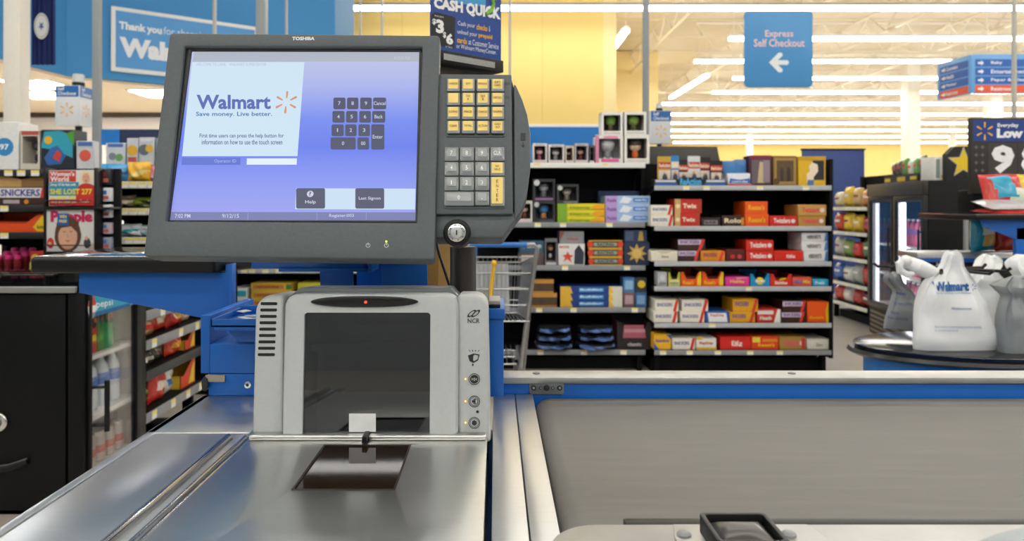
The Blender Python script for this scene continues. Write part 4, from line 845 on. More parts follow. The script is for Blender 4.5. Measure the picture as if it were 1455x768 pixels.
figbox(t1, 'narrow dark figure box beside the pink edged white box', '#4a4648', (837, 206, 845, 231), ('#a89a98', '#5a4a5a', '#3a3438'))
figbox(t1, 'large white figure box with pink side and base band', '#e4dfdd', (846, 191.5, 885.5, 231), ('#b4b4b6', '#8a8a90', '#d0d0d0'), [('r', .0, .02, .12, .98, '#d884a4'), ('r', .2, .05, .85, .16, '#e0609a'), ('r', .3, .88, .8, .96, '#e890b4')], col2='#8f9294')
figbox(t1, 'large white figure box with dark window and orange clad figure', '#e8e4de', (887, 191, 923, 231), ('#d9b898', '#d8642a', '#4a3a30'), [('r', .1, .05, .9, .13, '#d8cfc8')], col2='#1d1816')
figbox(t1, 'white figure box with green headed figure, stacked on the pink edged box', '#eae8e4', (854.5, 159, 885, 191.5), ('#6f8f3a', '#5a4a30', '#5f8a2e'), [('r', .1, .03, .9, .12, '#d0ccc6')], col2='#221c18')
figbox(t1, 'white figure box with green headed figure, stacked on the dark windowed box', '#eae8e4', (887, 158.5, 918.5, 191), ('#7d9a40', '#5a4a30', '#6f9a34'), [('r', .1, .03, .9, .12, '#d0ccc6')], col2='#3c342c')
figbox(t2, 'white figure box half hidden by the keypad on the second toy shelf', '#d8d6cf', (735, 285, 756.5, 316), ('#e0c8b8', '#8a4a3a', '#4a2a22'))
figbox(t2, 'black figure box with blue and orange figure, lower of the stack', '#2c2c30', (757.5, 285, 789, 316), ('#4a8ac0', '#d88a3a', '#2f6aa0'), [('c', .16, .82, .12, '#b8b8ba'), ('r', .3, .03, .95, .12, '#54545a')], col2='#3a4a54')
figbox(t2, 'black figure box with grey figure, upper of the stack', '#2c2c30', (757.5, 254, 789, 285), ('#a8a8ac', '#7a7a84', '#5c5c64'), [('c', .16, .82, .14, '#c8c8ca'), ('r', .1, .04, .9, .12, '#9a6a9a')], col2='#3a3a3e')
YG = [('r', .0, .0, .2, 1, '#7fae2e'), ('r', .2, .55, 1, .95, '#e3d62a'), ('t', .25, .2, .68, .55, 'LANTERN' if False else 'Game', '#8aa018'), ('p', [(.72,.1),(1,.1),(1,.9),(.8,.9)], '#f0a81e')]
for i, (v0, v1) in enumerate(((307, 316), (298, 307), (289, 298))): B(t2, 'game_box', 'game box', 'long yellow green game box, %s of its stack of three' % ['bottom', 'middle', 'top'][i], '#d2cc24', (792, v0, 859.5, v1), YG, depth=.25)
figbox(t2, 'black figure box with pale figure standing on the yellow green stack', '#333236', (791, 261.5, 822.5, 289), ('#c8c0b0', '#8a8a7a', '#6a645a'), [('c', .15, .8, .13, '#c8c8c4'), ('r', .3, .03, .95, .12, '#7a7a76')], col2='#4a4844')
PB = [('r', .0, .0, .26, 1, '#b49ad8'), ('t', .03, .3, .24, .7, 'Puzzle', '#7a3a9a'), ('p', [(.3,.2),(.5,.1),(.6,.7),(.4,.95)], '#e8eef8'), ('r', .62, .3, .96, .75, '#4a86d4'), ('t', .66, .36, .92, .66, 'magic', '#e8f0fa')]
for i, (v0, v1) in enumerate(((303.5, 316), (290.5, 303.5), (278, 290.5))): B(t2, 'game_box', 'game box', 'lilac and pale blue game box, %s of its stack of three' % ['bottom', 'middle', 'top'][i], '#a8c4ea', (860.5, v0, 924, v1), PB, depth=.25)
mb = MB(); f = fL.off(-.32); a = f.px(850, 314); b = f.px(910, 271); mb.prism(f, [(a[0], t2.z), (b[0], t2.z), (b[0], b[1]), (a[0], b[1])], -.05, 0, cm('#27406e'), .003, 1); tag(mb.build('game_box'), 'dark blue game box standing behind the lilac stack', 'game box')
for i, (u0, v0, u1, v1, c, it, lab) in enumerate(((737, 359, 773, 377, '#5a4a48', [('r', .1, .2, .6, .8, '#c8c0b8')], 'low grey brown game box seen through the cart, lower one'), (738, 342, 773, 359, '#33566e', [('t', .1, .3, .9, .7, 'game', '#c8d4da')], 'blue grey game box seen through the cart, upper one'))): B(t3, 'game_box', 'game box', lab, c, (u0, v0, u1, v1), it)
figbox(t3, 'slim dark window box with white suited figure on the third toy shelf', '#6c6c70', (774, 338.5, 792, 377), ('#d8a878', '#e8e8ea', '#7a4a28'), [('r', .1, .02, .9, .1, '#c8c8c8')], col2='#24272b')
B(t3, 'game_box', 'game box', 'white game box with red and black artwork on the third toy shelf', '#dedbd9', (793, 346, 831, 377), [('p', [(.6,.05),(.95,.05),(.98,.6),(.78,.95),(.62,.7)], '#2b3440'), ('p', [(.2,.15),(.34,.3),(.5,.12),(.46,.35),(.58,.45),(.42,.5),(.36,.66),(.3,.5),(.16,.46),(.26,.35)], '#d8492a'), ('t', .06, .8, .4, .9, 'BATTLE', '#c03a3a')])
B(t3, 'game_box', 'game box', 'silver grey game box lying on the white game box', '#8d9092', (795, 328.5, 830, 346), [('p', [(.02,.3),(.2,.98),(.02,.98)], '#a0463a'), ('t', .3, .3, .8, .5, 'STUDIO' if False else 'Classic', '#b04a40')])
GD = [('r', .0, .0, 1, .14, '#caa02a'), ('r', .0, .86, 1, 1, '#caa02a'), ('c', .06, .5, .36, '#d8402a'), ('c', .94, .5, .36, '#d8402a'), ('r', .16, .3, .84, .72, '#9aa09a'), ('t', .26, .36, .74, .66, 'ROBOT' if False else 'RACING', '#2a2622')]
for i, (v0, v1) in enumerate(((365, 377), (353, 365), (341, 353))): B(t3, 'game_box', 'game box', 'black and gold long game box, %s of its stack of three' % ['bottom', 'middle', 'top'][i], '#2f2a20', (837-i*.6, v0, 884.5, v1), GD, depth=.2)
B(t3, 'game_box', 'game box', 'navy game box with golden crest on the third toy shelf', '#24304e', (886.5, 343.5, 923, 377), [('p', [(.5,.08),(.58,.3),(.8,.2),(.7,.42),(.92,.5),(.7,.6),(.82,.82),(.58,.72),(.5,.94),(.42,.72),(.2,.82),(.32,.6),(.1,.5),(.3,.42),(.22,.2),(.42,.3)], '#c2a050'), ('c', .5, .5, .2, '#d8b868')])
B(t3, 'game_box', 'game box', 'small navy game box on top of the golden crest box', '#2c3c5e', (887, 326.5, 919.5, 343.5), [('p', [(.6,.1),(.85,.1),(.8,.9),(.66,.9)], '#b89a50'), ('r', .04, .1, .4, .9, '#4a5a74')])
BG = [('r', .0, .7, 1, 1, '#c08a3a'), ('r', .0, .0, 1, .14, '#b07c30'), ('c', .5, .42, .22, '#4a3a34')]
B(t4, 'game_box', 'game box', 'brown and gold game box behind the cart frame, lower one', '#54402e', (748, 416, 791.5, 437), BG); B(t4, 'game_box', 'game box', 'brown and gold game box behind the cart frame, upper one', '#54402e', (748, 396.5, 787, 416), BG)
BY = [('p', [(.0,.0),(.2,.0),(.16,1),(.0,1)], '#e0b23a'), ('p', [(.82,.0),(1,.0),(1,1),(.78,1)], '#d8d6c8'), ('p', [(.78,.0),(.86,.0),(.82,1),(.79,1)], '#e8c23a'), ('r', .3, .2, .7, .8, '#2f8ace'), ('t', .32, .3, .68, .7, 'Building', '#d8ecf6')]
for i, (v0, v1) in enumerate(((426.5, 437), (416.5, 426.5), (406.5, 416.5))): B(t4, 'game_box', 'game box', 'blue and yellow long game box, %s of its stack of three' % ['bottom', 'middle', 'top'][i], '#1c3f86', (796, v0, 884.5, v1), BY, depth=.2)
for i, (u0, v0, u1, v1, c, it, lab) in enumerate(((885.5, 415, 902, 437, '#7a5a60', [('r', .15, .2, .85, .8, '#b89aa0')], 'small rose grey game box, lower near one of the four stacked cubes'), (902.5, 415, 919, 437, '#3a6aa0', [('r', .15, .2, .85, .8, '#7aa4cc')], 'small blue game box, lower far one of the four stacked cubes'), (885.5, 394, 902, 415, '#4a82b8', [('r', .15, .2, .85, .8, '#8ab4d4')], 'small sky blue game box, upper near one of the four stacked cubes'), (902.5, 394, 919, 415, '#2c333a', [('c', .55, .55, .26, '#e0bc2a')], 'small dark game box with yellow disc, upper far one of the four cubes'))): B(t4, 'game_box', 'game box', lab, c, (u0, v0, u1, v1), it, depth=.16)
def pillow(name, label, cat, fr, x0, y0, x1, y1, th, colfn, group=None, parent=None, nx=14, ny=12, seed=0, wr=.12, prints=None, gloss=.25, dof=0):
    """a filled bag: two swollen skins meeting in flat crimped ends"""
    rnd = random.Random(seed); ph = [rnd.random()*6 for _ in range(6)]; mb = MB()
    def hgt(s, t):
        e = (max(0, 1-abs(2*s-1)**2.6)**.6)*(max(0, 1-abs(2*t-1)**3)**.55)
        return th*.5*e*(1+wr*math.sin(7*s+ph[0]+3*t)*math.sin(6*t+ph[1])+wr*.6*math.sin(15*s+9*t+ph[2]))
    def P_(s, t, sg): 
        bx = .015*math.sin(t*5+ph[3]); return fr.pt(x0+(x1-x0)*(s+bx*(1 if s > .5 else -1)*.5), y0+(y1-y0)*(t+.012*math.sin(s*6+ph[4])), dof+sg*hgt(s, t))
    for sg in (1, -1):
        for i in range(nx):
            for j in range(ny):
                s0, s1_, t0, t1_ = i/nx, (i+1)/nx, j/ny, (j+1)/ny; c = colfn((s0+s1_)/2, (t0+t1_)/2)
                q = [P_(s0, t0, sg), P_(s1_, t0, sg), P_(s1_, t1_, sg), P_(s0, t1_, sg)]
                mb.raw(q if sg > 0 else q[::-1], [(0,1,2,3)], mat('film_'+c.lstrip('#'), c, gloss, noise=.06, nscale=40, coat=.3))
    bmesh.ops.remove_doubles(mb.bm, verts=mb.bm.verts[:], dist=.0004)
    for (txt, s0, t0, s1_, t1_, c) in (prints or []):
        vs, fs_ = text_geo(txt, .03); mb.raw([P_(s0+(s1_-s0)*x, t0+(t1_-t0)*y, 1)+fr.n*.002 for x, y in vs], fs_, cm(c))
    o = mb.build(name, parent)
    return tag(o, label, cat, group) if label else o
for k, (u0, u1, nm) in enumerate(((760, 815.5, 'beside the shopping cart'), (818, 875.5, 'beside the dark bin'))):
    for i, (v0, v1) in enumerate(((485, 497), (474, 485), (461, 474))):
        f = fL.off(-.05); a = f.px(u0+i*1.5, v1); b = f.px(u1-i*2, v0); zz = t5.z+.058*i+.002
        pillow('bagged_shirt', 'dark bag with blue band, %s of the pile %s' % (['bottom', 'middle', 'top'][i], nm), 'bag', Frame((0, 4.93, zz)), a[0], 0, b[0], .056, .24, lambda s, t: '#5877b4' if .2+.2*s < t < .62+.1*s and .08 < s < .9 else '#23262c', 'bagged shirts on the bottom toy shelf', seed=k*3+i, dof=-.12, wr=.25)
B(t5, 'display_bin', 'bin', 'dark open display bin with pink cards on the bottom toy shelf', '#241d1c', (877, 457.5, 926, 497.5), [('p', [(.16,.42),(.84,.42),(.76,.9),(.2,.9)], '#a85a68'), ('p', [(.2,.62),(.82,.62),(.8,.75),(.2,.75)], '#c48a94'), ('t', .3, .12, .7, .26, 'WWE' if False else 'classic', '#b8b4b0')], style='tray', col2='#7a3a44')
# ---------------------------------------------------------------- bay seen below the screen
f0 = wall(5.0); zz0 = [f0.px(0, v)[1] for v in (300, 382, 437, 497)]
g0, S0 = gondola('shelf_unit', 'black snack shelf unit glimpsed through the gap below the screen', f0, f0.px(300, 0)[0], f0.px(560, 0)[0], .42, zz0, 1.2, None, .03, None, .09, [[], [347, 358, 377, 396], [], []])
B(S0[1], 'snack_bag', 'bag', 'tan snack box under the screen above the grey price rail', '#b98a5a', (331, 364, 350, 382), [('c', .5, .5, .3, '#d8b48a')]); B(S0[1], 'snack_box', 'box', 'green edged snack box under the screen above the grey price rail', '#8a9a3a', (350.5, 362, 372, 382), [('r', .3, .1, .9, .8, '#5a7a2a')])
B(S0[2], 'snack_box', 'box', 'white and turquoise roll pack under the screen, lower one', '#dfe6e6', (329, 424, 351, 437.5), [('r', .2, .2, .95, .75, '#2aa8b8')]); B(S0[2], 'snack_box', 'box', 'white and turquoise roll pack under the screen, upper one', '#dfe6e6', (329, 409, 351, 424), [('r', .2, .2, .95, .75, '#2aa8b8')])
for i, (v0, v1) in enumerate(((425, 437.5), (413, 425), (401.5, 413))): B(S0[2], 'snack_box', 'box', 'yellow framed snack box below the screen, %s of its stack' % ['bottom', 'middle', 'top'][i], '#c8a63a', (357-i*.5, v0, 415, v1), [('r', .06, .25, .8, .75, '#b8783a'), ('t', .15, .35, .7, .65, 'crunchy', '#6a2a1a'), ('r', .86, .2, 1, .8, '#4a7a2a')])
B(S0[2], 'snack_box', 'box', 'yellow green snack box below the screen, nearest the blue stand', '#b8b432', (423, 401.5, 468, 437.5), [('r', .05, .3, .5, .8, '#8a9a2a'), ('r', .6, .2, .95, .9, '#e0c81e')])
# ---------------------------------------------------------------- hanging and standing signs
wt2 = cm('#eef1f4', .5)
f = wall(7.0); r = thing('hanging_sign', 'blue hanging express self checkout sign with white arrow', 'sign', tuple(f.pt(f.px(1106, 0)[0], f.px(0, 124)[1]-0)))
mb = MB(); mb.prism(f, rp(f, 1058, 15, 1155, 124, .05, 5), -.03, 0, cm('#4b97d4', .4), .004); mb.build('sign_panel', r)
mb = MB(); lt = cm('#f3d3d6', .5)
def ft(mb, f, s, u0, v0, u1, v1, m, bold=.02, d=.003): mb.text(f, s, 0,0,0,0, m, d, bold, f.poly([(u0, v1), (u1, v1), (u1, v0), (u0, v0)]))
ft(mb, f, 'Express', 1087, 43, 1127, 55, lt); ft(mb, f, 'Self Checkout', 1071, 55.5, 1143, 66.5, lt)
mb.prism(f, f.poly([(1092.5, 88.7), (1106, 75), (1111, 75), (1112, 79), (1105, 85.6), (1119, 85.6), (1121, 88.7), (1119, 92), (1105, 92), (1112, 98.5), (1111, 102.5), (1106, 102.5)]), .001, .003, wt2); mb.build('sign_print', r)
mb = MB()
for u in (1072, 1141): x = f.px(u, 0)[0]; mb.cyl((x, 7.015, f.px(0, 16)[1]), (x, 7.015, CZ), .005, trm, n=6)
mb.build('hanger', r)
# aisle directory, two boards at an angle
r = thing('directory_sign', 'blue hanging aisle directory of two angled boards with orange bottom rows', 'sign', (6.2, 9.2, 2.63))
pa = Vector((6.04, 9.62, 0)); pb = Vector((6.085, 9.0, 0)); fa = Frame((pa.x, pa.y, 0), pb-pa); fb = Frame((pb.x, pb.y, 0))
for fr, wd, rows in ((fa, (pb-pa).length, ['Cosmetics', 'Health', 'Pharmacy', 'Restrooms']), (fb, .95, ['Baby', 'Entertainment', 'Paper & Cleaning', 'Restrooms'])):
    mb = MB(); mb.prism(fr, rrect(0, 2.625, wd, 3.125, .03, 3), -.025, 0, cm('#6aa6dc', .4), .003); bd = mb.build('sign_board', r)
    mb = MB()
    for i, t in enumerate(rows):
        y1 = 3.06-i*.11; mb.prism(fr, [(.05, y1-.095), (wd-.05, y1-.095), (wd-.05, y1), (.05, y1)], 0, .002, cm('#2f62b4' if i < 3 else '#e8603c'))
        mb.prism(fr, [(.09, y1-.047), (.13, y1-.015), (.13, y1-.035), (.165, y1-.035), (.165, y1-.06), (.13, y1-.06), (.13, y1-.08)] if False else [(.16, y1-.047), (.125, y1-.015), (.125, y1-.035), (.085, y1-.035), (.085, y1-.06), (.125, y1-.06), (.125, y1-.08)], .002, .003, wt2)
        mb.text(fr, t, .22*wd/.95+.03, y1-.072, min(wd-.08, (.22+.036*len(t))*wd/.95+.03), y1-.022, wt2, .004, .02)
    mb.build('board_print', bd)
mb = MB()
for p in ((6.1, 9.4), (6.3, 9.01), (6.9, 9.01)): mb.cyl((p[0], p[1]+.01, 3.1), (p[0], p[1]+.01, CZ), .006, trm, n=6)
mb.build('hanger', r)
# self checkout lane markers
def lane_marker(u0, u1, us, vt, vh, vb, Y, lu0, lu1, lvt, label):
    f = wall(Y); xm = (f.px(u0, 0)[0]+f.px(u1, 0)[0])/2; r = thing('lane_marker', label, 'lane sign', (xm, Y+.06, 0), 'self checkout lane signs')
    a = f.px(u0, vb); b = f.px(u1, vt); h = f.px(0, vh)[1]; w_ = b[0]-a[0]; mb = MB()
    pl_ = [(a[0], Y), (b[0], Y), (b[0]+w_*.03, Y+w_*.9), (a[0]+w_*.1, Y+w_*.5)] if us else [(a[0], Y), (b[0], Y), (b[0], Y+.2), (a[0], Y+.2)]
    mb.prism(upz, pl_, a[1], b[1], mat('marker_white_plastic', '#d9dde2', .35), .004); body = mb.build('sign_box', r)
    mb = MB(); frs = [(f, a[0], b[0])]
    if us: frs.append((Frame((b[0], Y, 0), (.033,1,0)), .006, w_*.88))
    for fr, x0, x1 in frs:
        mb.decal(fr, [(x0+.004, h), (x1-.004, h), (x1-.004, b[1]-.004), (x0+.004, b[1]-.004)], cm('#1667b0', .4), .002)
        H = b[1]-h; W = x1-x0
        mb.text(fr, 'Self', x0+W*.12, h+H*.54, x0+W*.4, h+H*.86, wt2, .0035, .02); mb.text(fr, 'Checkout', x0+W*.12, h+H*.12, x0+W*.88, h+H*.44, wt2, .0035, .02)
        spark(mb, fr, (x0+x1)/2, (a[1]+h)/2+.01, W*.30, cm('#f2b01e'), .003)
    mb.build('sign_print', body)
    c = ((a[0]+b[0])/2+(.05 if us else 0), Y+.08)
    mb = MB(); la = f.px(lu0, 0)[0]; lb = f.px(lu1, lvt); rr = (lb[0]-la)/2
    mb.lathe((c[0], c[1], b[1]), [(rr*1.05, 0), (rr*1.05, .035)], black, 18); mb.lathe((c[0], c[1], b[1]+.035), [(rr, 0), (rr, lb[1]-b[1]-.045), (rr*.85, lb[1]-b[1]-.03)], mat('lamp_frosted', '#c9cccd', .3), 18); mb.build('lane_light', r)
    mb = MB(); mb.lathe((c[0], c[1], 0), [(.15, 0), (.15, .02), (.028, .03), (.028, a[1])], black, 16); mb.build('pole', r)
lane_marker(78, 112.5, 131, 121, 137, 178, 5.9, 98, 114, 104, 'three sided white and blue lane sign on a pole near the white column')
lane_marker(924.5, 954, 0, 157, 172, 203.5, 7.6, 933, 942.5, 146, 'small white and blue lane sign beyond the figure boxes')
# grey and slim lane poles
pm = mat('grey_pole_paint', '#8d9497', .4, noise=.03)
for u, Y, r_, lab in ((138, 5.3, .026, 'grey square lane pole right of the three sided lane sign'), (305, 7.5, .020, 'slim grey pole in front of the thank you sign, cut by the screen top'), (372, 6.6, .045, 'thick blue grey pole right of the thank you sign'), (407, 9.0, .018, 'slim pale pole beside the thick blue grey pole'), (512, 9.5, .018, 'slim white pole before the yellow wall, farther from the sign'), (543, 8.6, .016, 'slim grey pole before the yellow wall, nearer the cash sign'), (724.5, 5.9, .011, 'thin metal rod rising behind the keypad'), (917.5, 6.3, .026, 'thick grey pole rising behind the stacked figure boxes'), (1441, 4.6, .014, 'thin metal pole in front of the aisle directory')):
    x = (u-U0)/F*Y; mb = MB()
    if r_ > .02: mb.box(x-r_, x+r_, Y-r_, Y+r_, 0, CZ-.02, pm, .006); mb.box(x-.07, x+.07, Y-.07, Y+.07, 0, .012, pm)
    else: mb.lathe((x, Y, 0), [(.05, 0), (.05, .01), (r_, .012), (r_, CZ-.02)], mat('pale_pole_paint', '#b9b7ae', .4), 12)
    tag(mb.build('lane_pole'), lab, 'pole', 'lane poles')
# thank you sign on the soffit
dW = Vector((2.85, 2.04, 0)).normalized(); nW = dW.cross(Vector((0,0,1)))
fW = Frame(Vector((-5.3, 8.71, 0))+nW*.06, dW); r = thing('wall_sign', 'wide blue thank you for shopping sign with white border on the soffit', 'sign', tuple(fW.pt(fW.px(158, 60)[0]+1, 3.0, 0)))
pbl, ptl = fW.px(158, 100), fW.px(158, 8); ptr, pbr = fW.px(367, 36.5), fW.px(367, 120); pbr = (ptr[0], pbl[1]); ptr = (ptr[0], ptl[1])
mb = MB(); mb.prism(fW, [pbl, pbr, ptr, ptl], -.055, 0, white, .004); mb.prism(fW, [(pbl[0]+.05, pbl[1]+.05), (pbr[0]-.05, pbr[1]+.05), (ptr[0]-.05, ptr[1]-.05), (ptl[0]+.05, ptl[1]-.05)], 0, .004, cm('#4a98d8', .4)); pn = mb.build('sign_panel', r)
mb = MB()
def wq(u0, vt, vb, u1): a, b = fW.px(u0, vt), fW.px(u0, vb); x1 = fW.px(u1, 40)[0]; return [(a[0], b[1]), (x1, b[1]), (x1, a[1]), (a[0], a[1])]
mb.text(fW, 'Thank you', 0,0,0,0, wt2, .006, .045, wq(169, 30, 44, 230)); mb.text(fW, 'for shopping', 0,0,0,0, wt2, .006, -.005, wq(232.5, 38, 52, 297)); mb.text(fW, 'Walmart', 0,0,0,0, wt2, .006, .06, wq(169.5, 52, 80, 302))
mb.build('sign_print', pn)
# flag hanging from the roof
f = wall(6.9); x0, x1 = f.px(45, 0)[0], f.px(79, 0)[0]; zb = f.px(0, 92)[1]; mb = MB(); r = thing('flag', 'navy flag with a round white seal hanging beside the white column', 'flag', ((x0+x1)/2, 6.9, zb))
t = bmesh.new(); N = 24; fm_ = mat('navy_cloth', '#1c2c66', .8, noise=.06)
R = [[Vector((x0+(x1-x0)*i/N, 6.9+.02*math.sin(i*1.3)+k*.004, z)) for i in range(N+1)] for k in (0, 1) for z in (zb, 4.3)]
vs = R[0]+R[1]+R[3]+R[2]; n1 = N+1; fcs = [(i, i+1, n1+i+1, n1+i) for i in range(N)]+[(2*n1+i, 2*n1+i+1, 3*n1+i+1, 3*n1+i) for i in range(N)]+[(i+1, i, 3*n1+i, 3*n1+i+1) for i in range(N)]
mb.raw(vs, fcs, fm_); mb.build('cloth', r)
mb = MB(); c = f.px(61.5, 38); fd = f.off(.028); mb.decal(fd, ell(c[0], c[1], .072, .128, 28), cm('#dfe0dc'), .001); mb.ring(fd, ell(c[0], c[1], .063, .113), ell(c[0], c[1], .058, .104), .001, .002, cm('#a8a48a'))
mb.decal(fd, [(c[0]+(.03 if i % 2 else .012)*math.cos(i*PI/5+PI/2)*1.0, c[1]+(.05 if i % 2 else .02)*math.sin(i*PI/5+PI/2)) for i in range(10)], cm('#3a5aa0'), .002); mb.build('seal', r)
mb = MB(); mb.cyl((x0-.05, 6.9, 4.3), (x1+.05, 6.9, 4.3), .015, trm); 
for x in (x0, x1): mb.cyl((x, 6.9, 4.3), (x, 6.9, CZ), .004, trm, n=6)
mb.build('rod', r)
# navy board behind the candy unit
f = wall(9.5); mb = MB(); a = f.px(1141, 213); b = f.px(1228.5, 213); mb.box(a[0], b[0], 9.5, 9.55, 0, a[1], cm('#27407e', .5), .004); mb.box(a[0]-.01, b[0]+.01, 9.49, 9.56, a[1], a[1]+.02, black); tag(mb.build('display_board'), 'plain navy display board standing in the aisle behind the candy unit', 'board')
# ---------------------------------------------------------------- shopping cart
wire = mat('cart_chrome_wire', '#a7a9aa', .28, .9, noise=.05)
cy, cz = 4.12, .955
r = thing('shopping_cart', 'wire shopping cart with blue handle parked before the toy shelves', 'shopping cart', (.05, 4.4, 0))
xa, xb = -.20, .245
mb = MB(); mb.tube([(xa+.05, cy, cz), (xb-.06, cy, cz)], .015, cm('#2a6fc0', .35), 12); mb.build('handle', r)
for xx, sg in ((xb, 1), (xa, -1)):
    mb = MB(); mb.tube([(xx-sg*.07, cy, cz), (xx-sg*.02, cy, cz+.002), (xx, cy+.01, cz-.02), (xx-sg*.03, cy+.04, .72), (xx-sg*.075, cy+.07, .38), (xx-sg*.095, cy+.08, .22), (xx-sg*.08, cy+.13, .175), (xx-sg*.09, cy+.66, .23)], .0135, wire, 10)
    mb.tube([(xx-.005*sg, cy+.09, .90), (xx-sg*.045, cy+.1, .5), (xx-sg*.07, cy+.11, .24), (xx-sg*.08, cy+.13, .175)], .008, wire, 8); mb.build('frame_tube', r)
mb = MB(); F0 = lambda s, t, z: None
zt0, zt1, zb0, zb1 = .88, .80, .50, .46; y0c, y1c = cy+.05, cy+.68
def cpt(s, t, v):   # s 0..1 across, t 0..1 along, v 0..1 up
    tp = 1-.22*t; xm = (xa+xb)/2; hw = (xb-xa)/2*tp-.015-.03*(1-v)
    return Vector((xm+(2*s-1)*hw, y0c+(y1c-y0c)*t*(1-.06*(1-v)), (zb0+(zb1-zb0)*t)*(1-v)+(zt0+(zt1-zt0)*t)*v))
for s in (0, 1):
    for i in range(22): mb.tube([cpt(s, i/21, 0), cpt(s, i/21, 1)], .0022, wire, 4)
    for v in (0, .25, .5, .75): mb.tube([cpt(s, 0, v), cpt(s, 1, v)], .0032, wire, 5)
    mb.tube([cpt(s, 0, 1), cpt(s, 1, 1)], .0065, wire, 8)
for t in (0, 1):
    for i in range(16): mb.tube([cpt(i/15, t, 0), cpt(i/15, t, 1)], .0022, wire, 4)
    for v in (0, .25, .5, .75, 1): mb.tube([cpt(0, t, v), cpt(1, t, v)], .0045, wire, 5)
for i in range(16): mb.tube([cpt(i/15, 0, 0), cpt(i/15, 1, 0)], .0022, wire, 4)
mb.build('basket', r)
mb = MB()
for i in range(3): mb.tube([(xa+.04, cy+.10+.2*i, .235), (xb-.12, cy+.10+.2*i, .235)], .006, wire, 6)
for i in range(9): mb.tube([(xa+.06+i*.035, cy+.1, .24), (xa+.07+i*.033, cy+.62, .25)], .003, wire, 4)
for xx, sg in ((xb, 1), (xa, -1)):
    for k in range(3): mb.tube([(xx-.015*sg-.012*sg*k, cy+.05, .83-.16*k), (xx-.04*sg, cy+.62, .80-.17*k)], .005, wire, 6)
mb.build('lower_rack', r)
for xx, yy in ((xb-.085, cy+.13), (xa+.085, cy+.13), (xb-.10, cy+.64), (xa+.10, cy+.64)):
    mb = MB(); mb.cyl((xx-.015, yy, .062), (xx+.015, yy, .062), .062, cm('#4a4b4c', .6), n=20); mb.box(xx-.022, xx-.017, yy-.02, yy+.02, .06, .19, wire); mb.box(xx+.017, xx+.022, yy-.02, yy+.02, .06, .19, wire); mb.box(xx-.022, xx+.022, yy-.03, yy+.03, .15, .20, cm('#9a9c9d', .4), .006); mb.build('caster', r)
mb = MB(); mb.prism(wall(cy+.06), [(xa+.05, .56), (xb-.16, .56), (xb-.17, .84), (xa+.06, .84)], -.004, .004, cm('#b9bcc0', .4)); mb.build('seat_flap', r)
mb = MB(); mb.tube([P(702, 372, cy-.01), P(700, 392, cy+.005), P(698, 408, cy+.01), P(697, 432, cy+.02)], .011, cm('#e6b41e', .5), 6); mb.ball(P(702, 374, cy-.01), .016, .012, .02, cm('#e6b41e', .5)); tag(mb.build('seat_strap', r), 'yellow child seat strap')
# ================================================================== left side: low cooler, magazines, candy racks
LX = -1.56
flc = Frame((LX, 2.70, 0), (0,1,0))                    # the lane face of the cooler and of the candy rack behind it
co = thing('drink_cooler', 'low black drinks cooler with blue header and glass door left of the counter', 'cooler', (-2.0, 2.95, 0))
gx0 = -2.75
mb = MB(); ye, yd = 2.70, 3.13
mb.box(gx0, LX-.02, ye, ye+.03, 0, .858, blackm, .002); mb.box(gx0, LX-.02, yd+.02, yd+.05, 0, .858, blackm, .002); mb.box(gx0, gx0+.03, ye, yd+.05, 0, .858, blackm); mb.box(gx0, LX-.02, ye, yd+.05, .0, .10, blackm); mb.box(gx0, LX-.02, ye+.03, yd+.02, .845, .858, blackm)
mb.box(-2.02, -2.0, ye+.03, yd+.02, .10, .845, mat('cooler_liner', '#c9cbc8', .5)); mb.box(-2.0, LX-.03, yd, yd+.02, .10, .845, mat('cooler_liner', '#c9cbc8', .5)); mb.build('body', co)
f = wall(2.695)
mb = MB(); a = f.px(-60, 0)[0]; b = f.px(95.5, 0)[0]; mb.box(a, b, 2.685, 2.70, .02, .845, mat('black_satin_panel', '#090b0c', .4, spec=.2, noise=.1, nscale=60), .003); sd = mb.build('side_door', co)
mb = MB(); mb.box(f.px(101, 0)[0], f.px(123, 0)[0], 2.675, 2.70, .02, .852, mat('black_satin_panel', '#0d0f11', .35), .003); mb.build('door_post', co)
f = wall(2.685); x, y = f.px(-1, 598.5); mb = MB(); mb.prism(f, ell(x, y, .038, n=28), 0, .016, chrome, .007, 3); mb.prism(f, ell(x, y, .020, n=20), .016, .018, cm('#50565a', .3)); mb.build('lock_knob', sd)
mb = MB(); pts = [(-70, 655), (-40, 664), (-10, 666.5), (15, 663), (32, 657.5), (41, 654)]
mb.tube([f.pt(*f.px(u, v), .006) for u, v in pts], [.004]+[.014]*4+[.011], black, 10); mb.tube([f.pt(*f.px(u, v-4.5), .010) for u, v in pts], .003, cm('#6a6e70', .3), 6); mb.build('pull_handle', sd)
mb = MB(); mb.box(gx0, LX-.035, 2.672, 3.10, .860, .872, mat('countertop_glass', '#14171a', .05, spec=.9)); mb.box(gx0, f.px(112, 0)[0], 2.662, 2.676, .852, .8765, mat('edge_aluminium', '#9b9d9c', .35, .8), .003); mb.build('counter_top', co)
sd2 = thing('side_counter', 'low black glass topped counter behind the drinks cooler', 'counter', (-2.4, 3.4, 0)); mb = MB(); mb.box(gx0, -2.02, 3.19, 3.58, 0, .860, blackm, .002); mb.build('cabinet', sd2); mb = MB(); mb.box(gx0, -2.0, 3.185, 3.60, .860, .872, mat('countertop_glass', '#14171a', .05, spec=.9), .002); mb.build('counter_top', sd2)
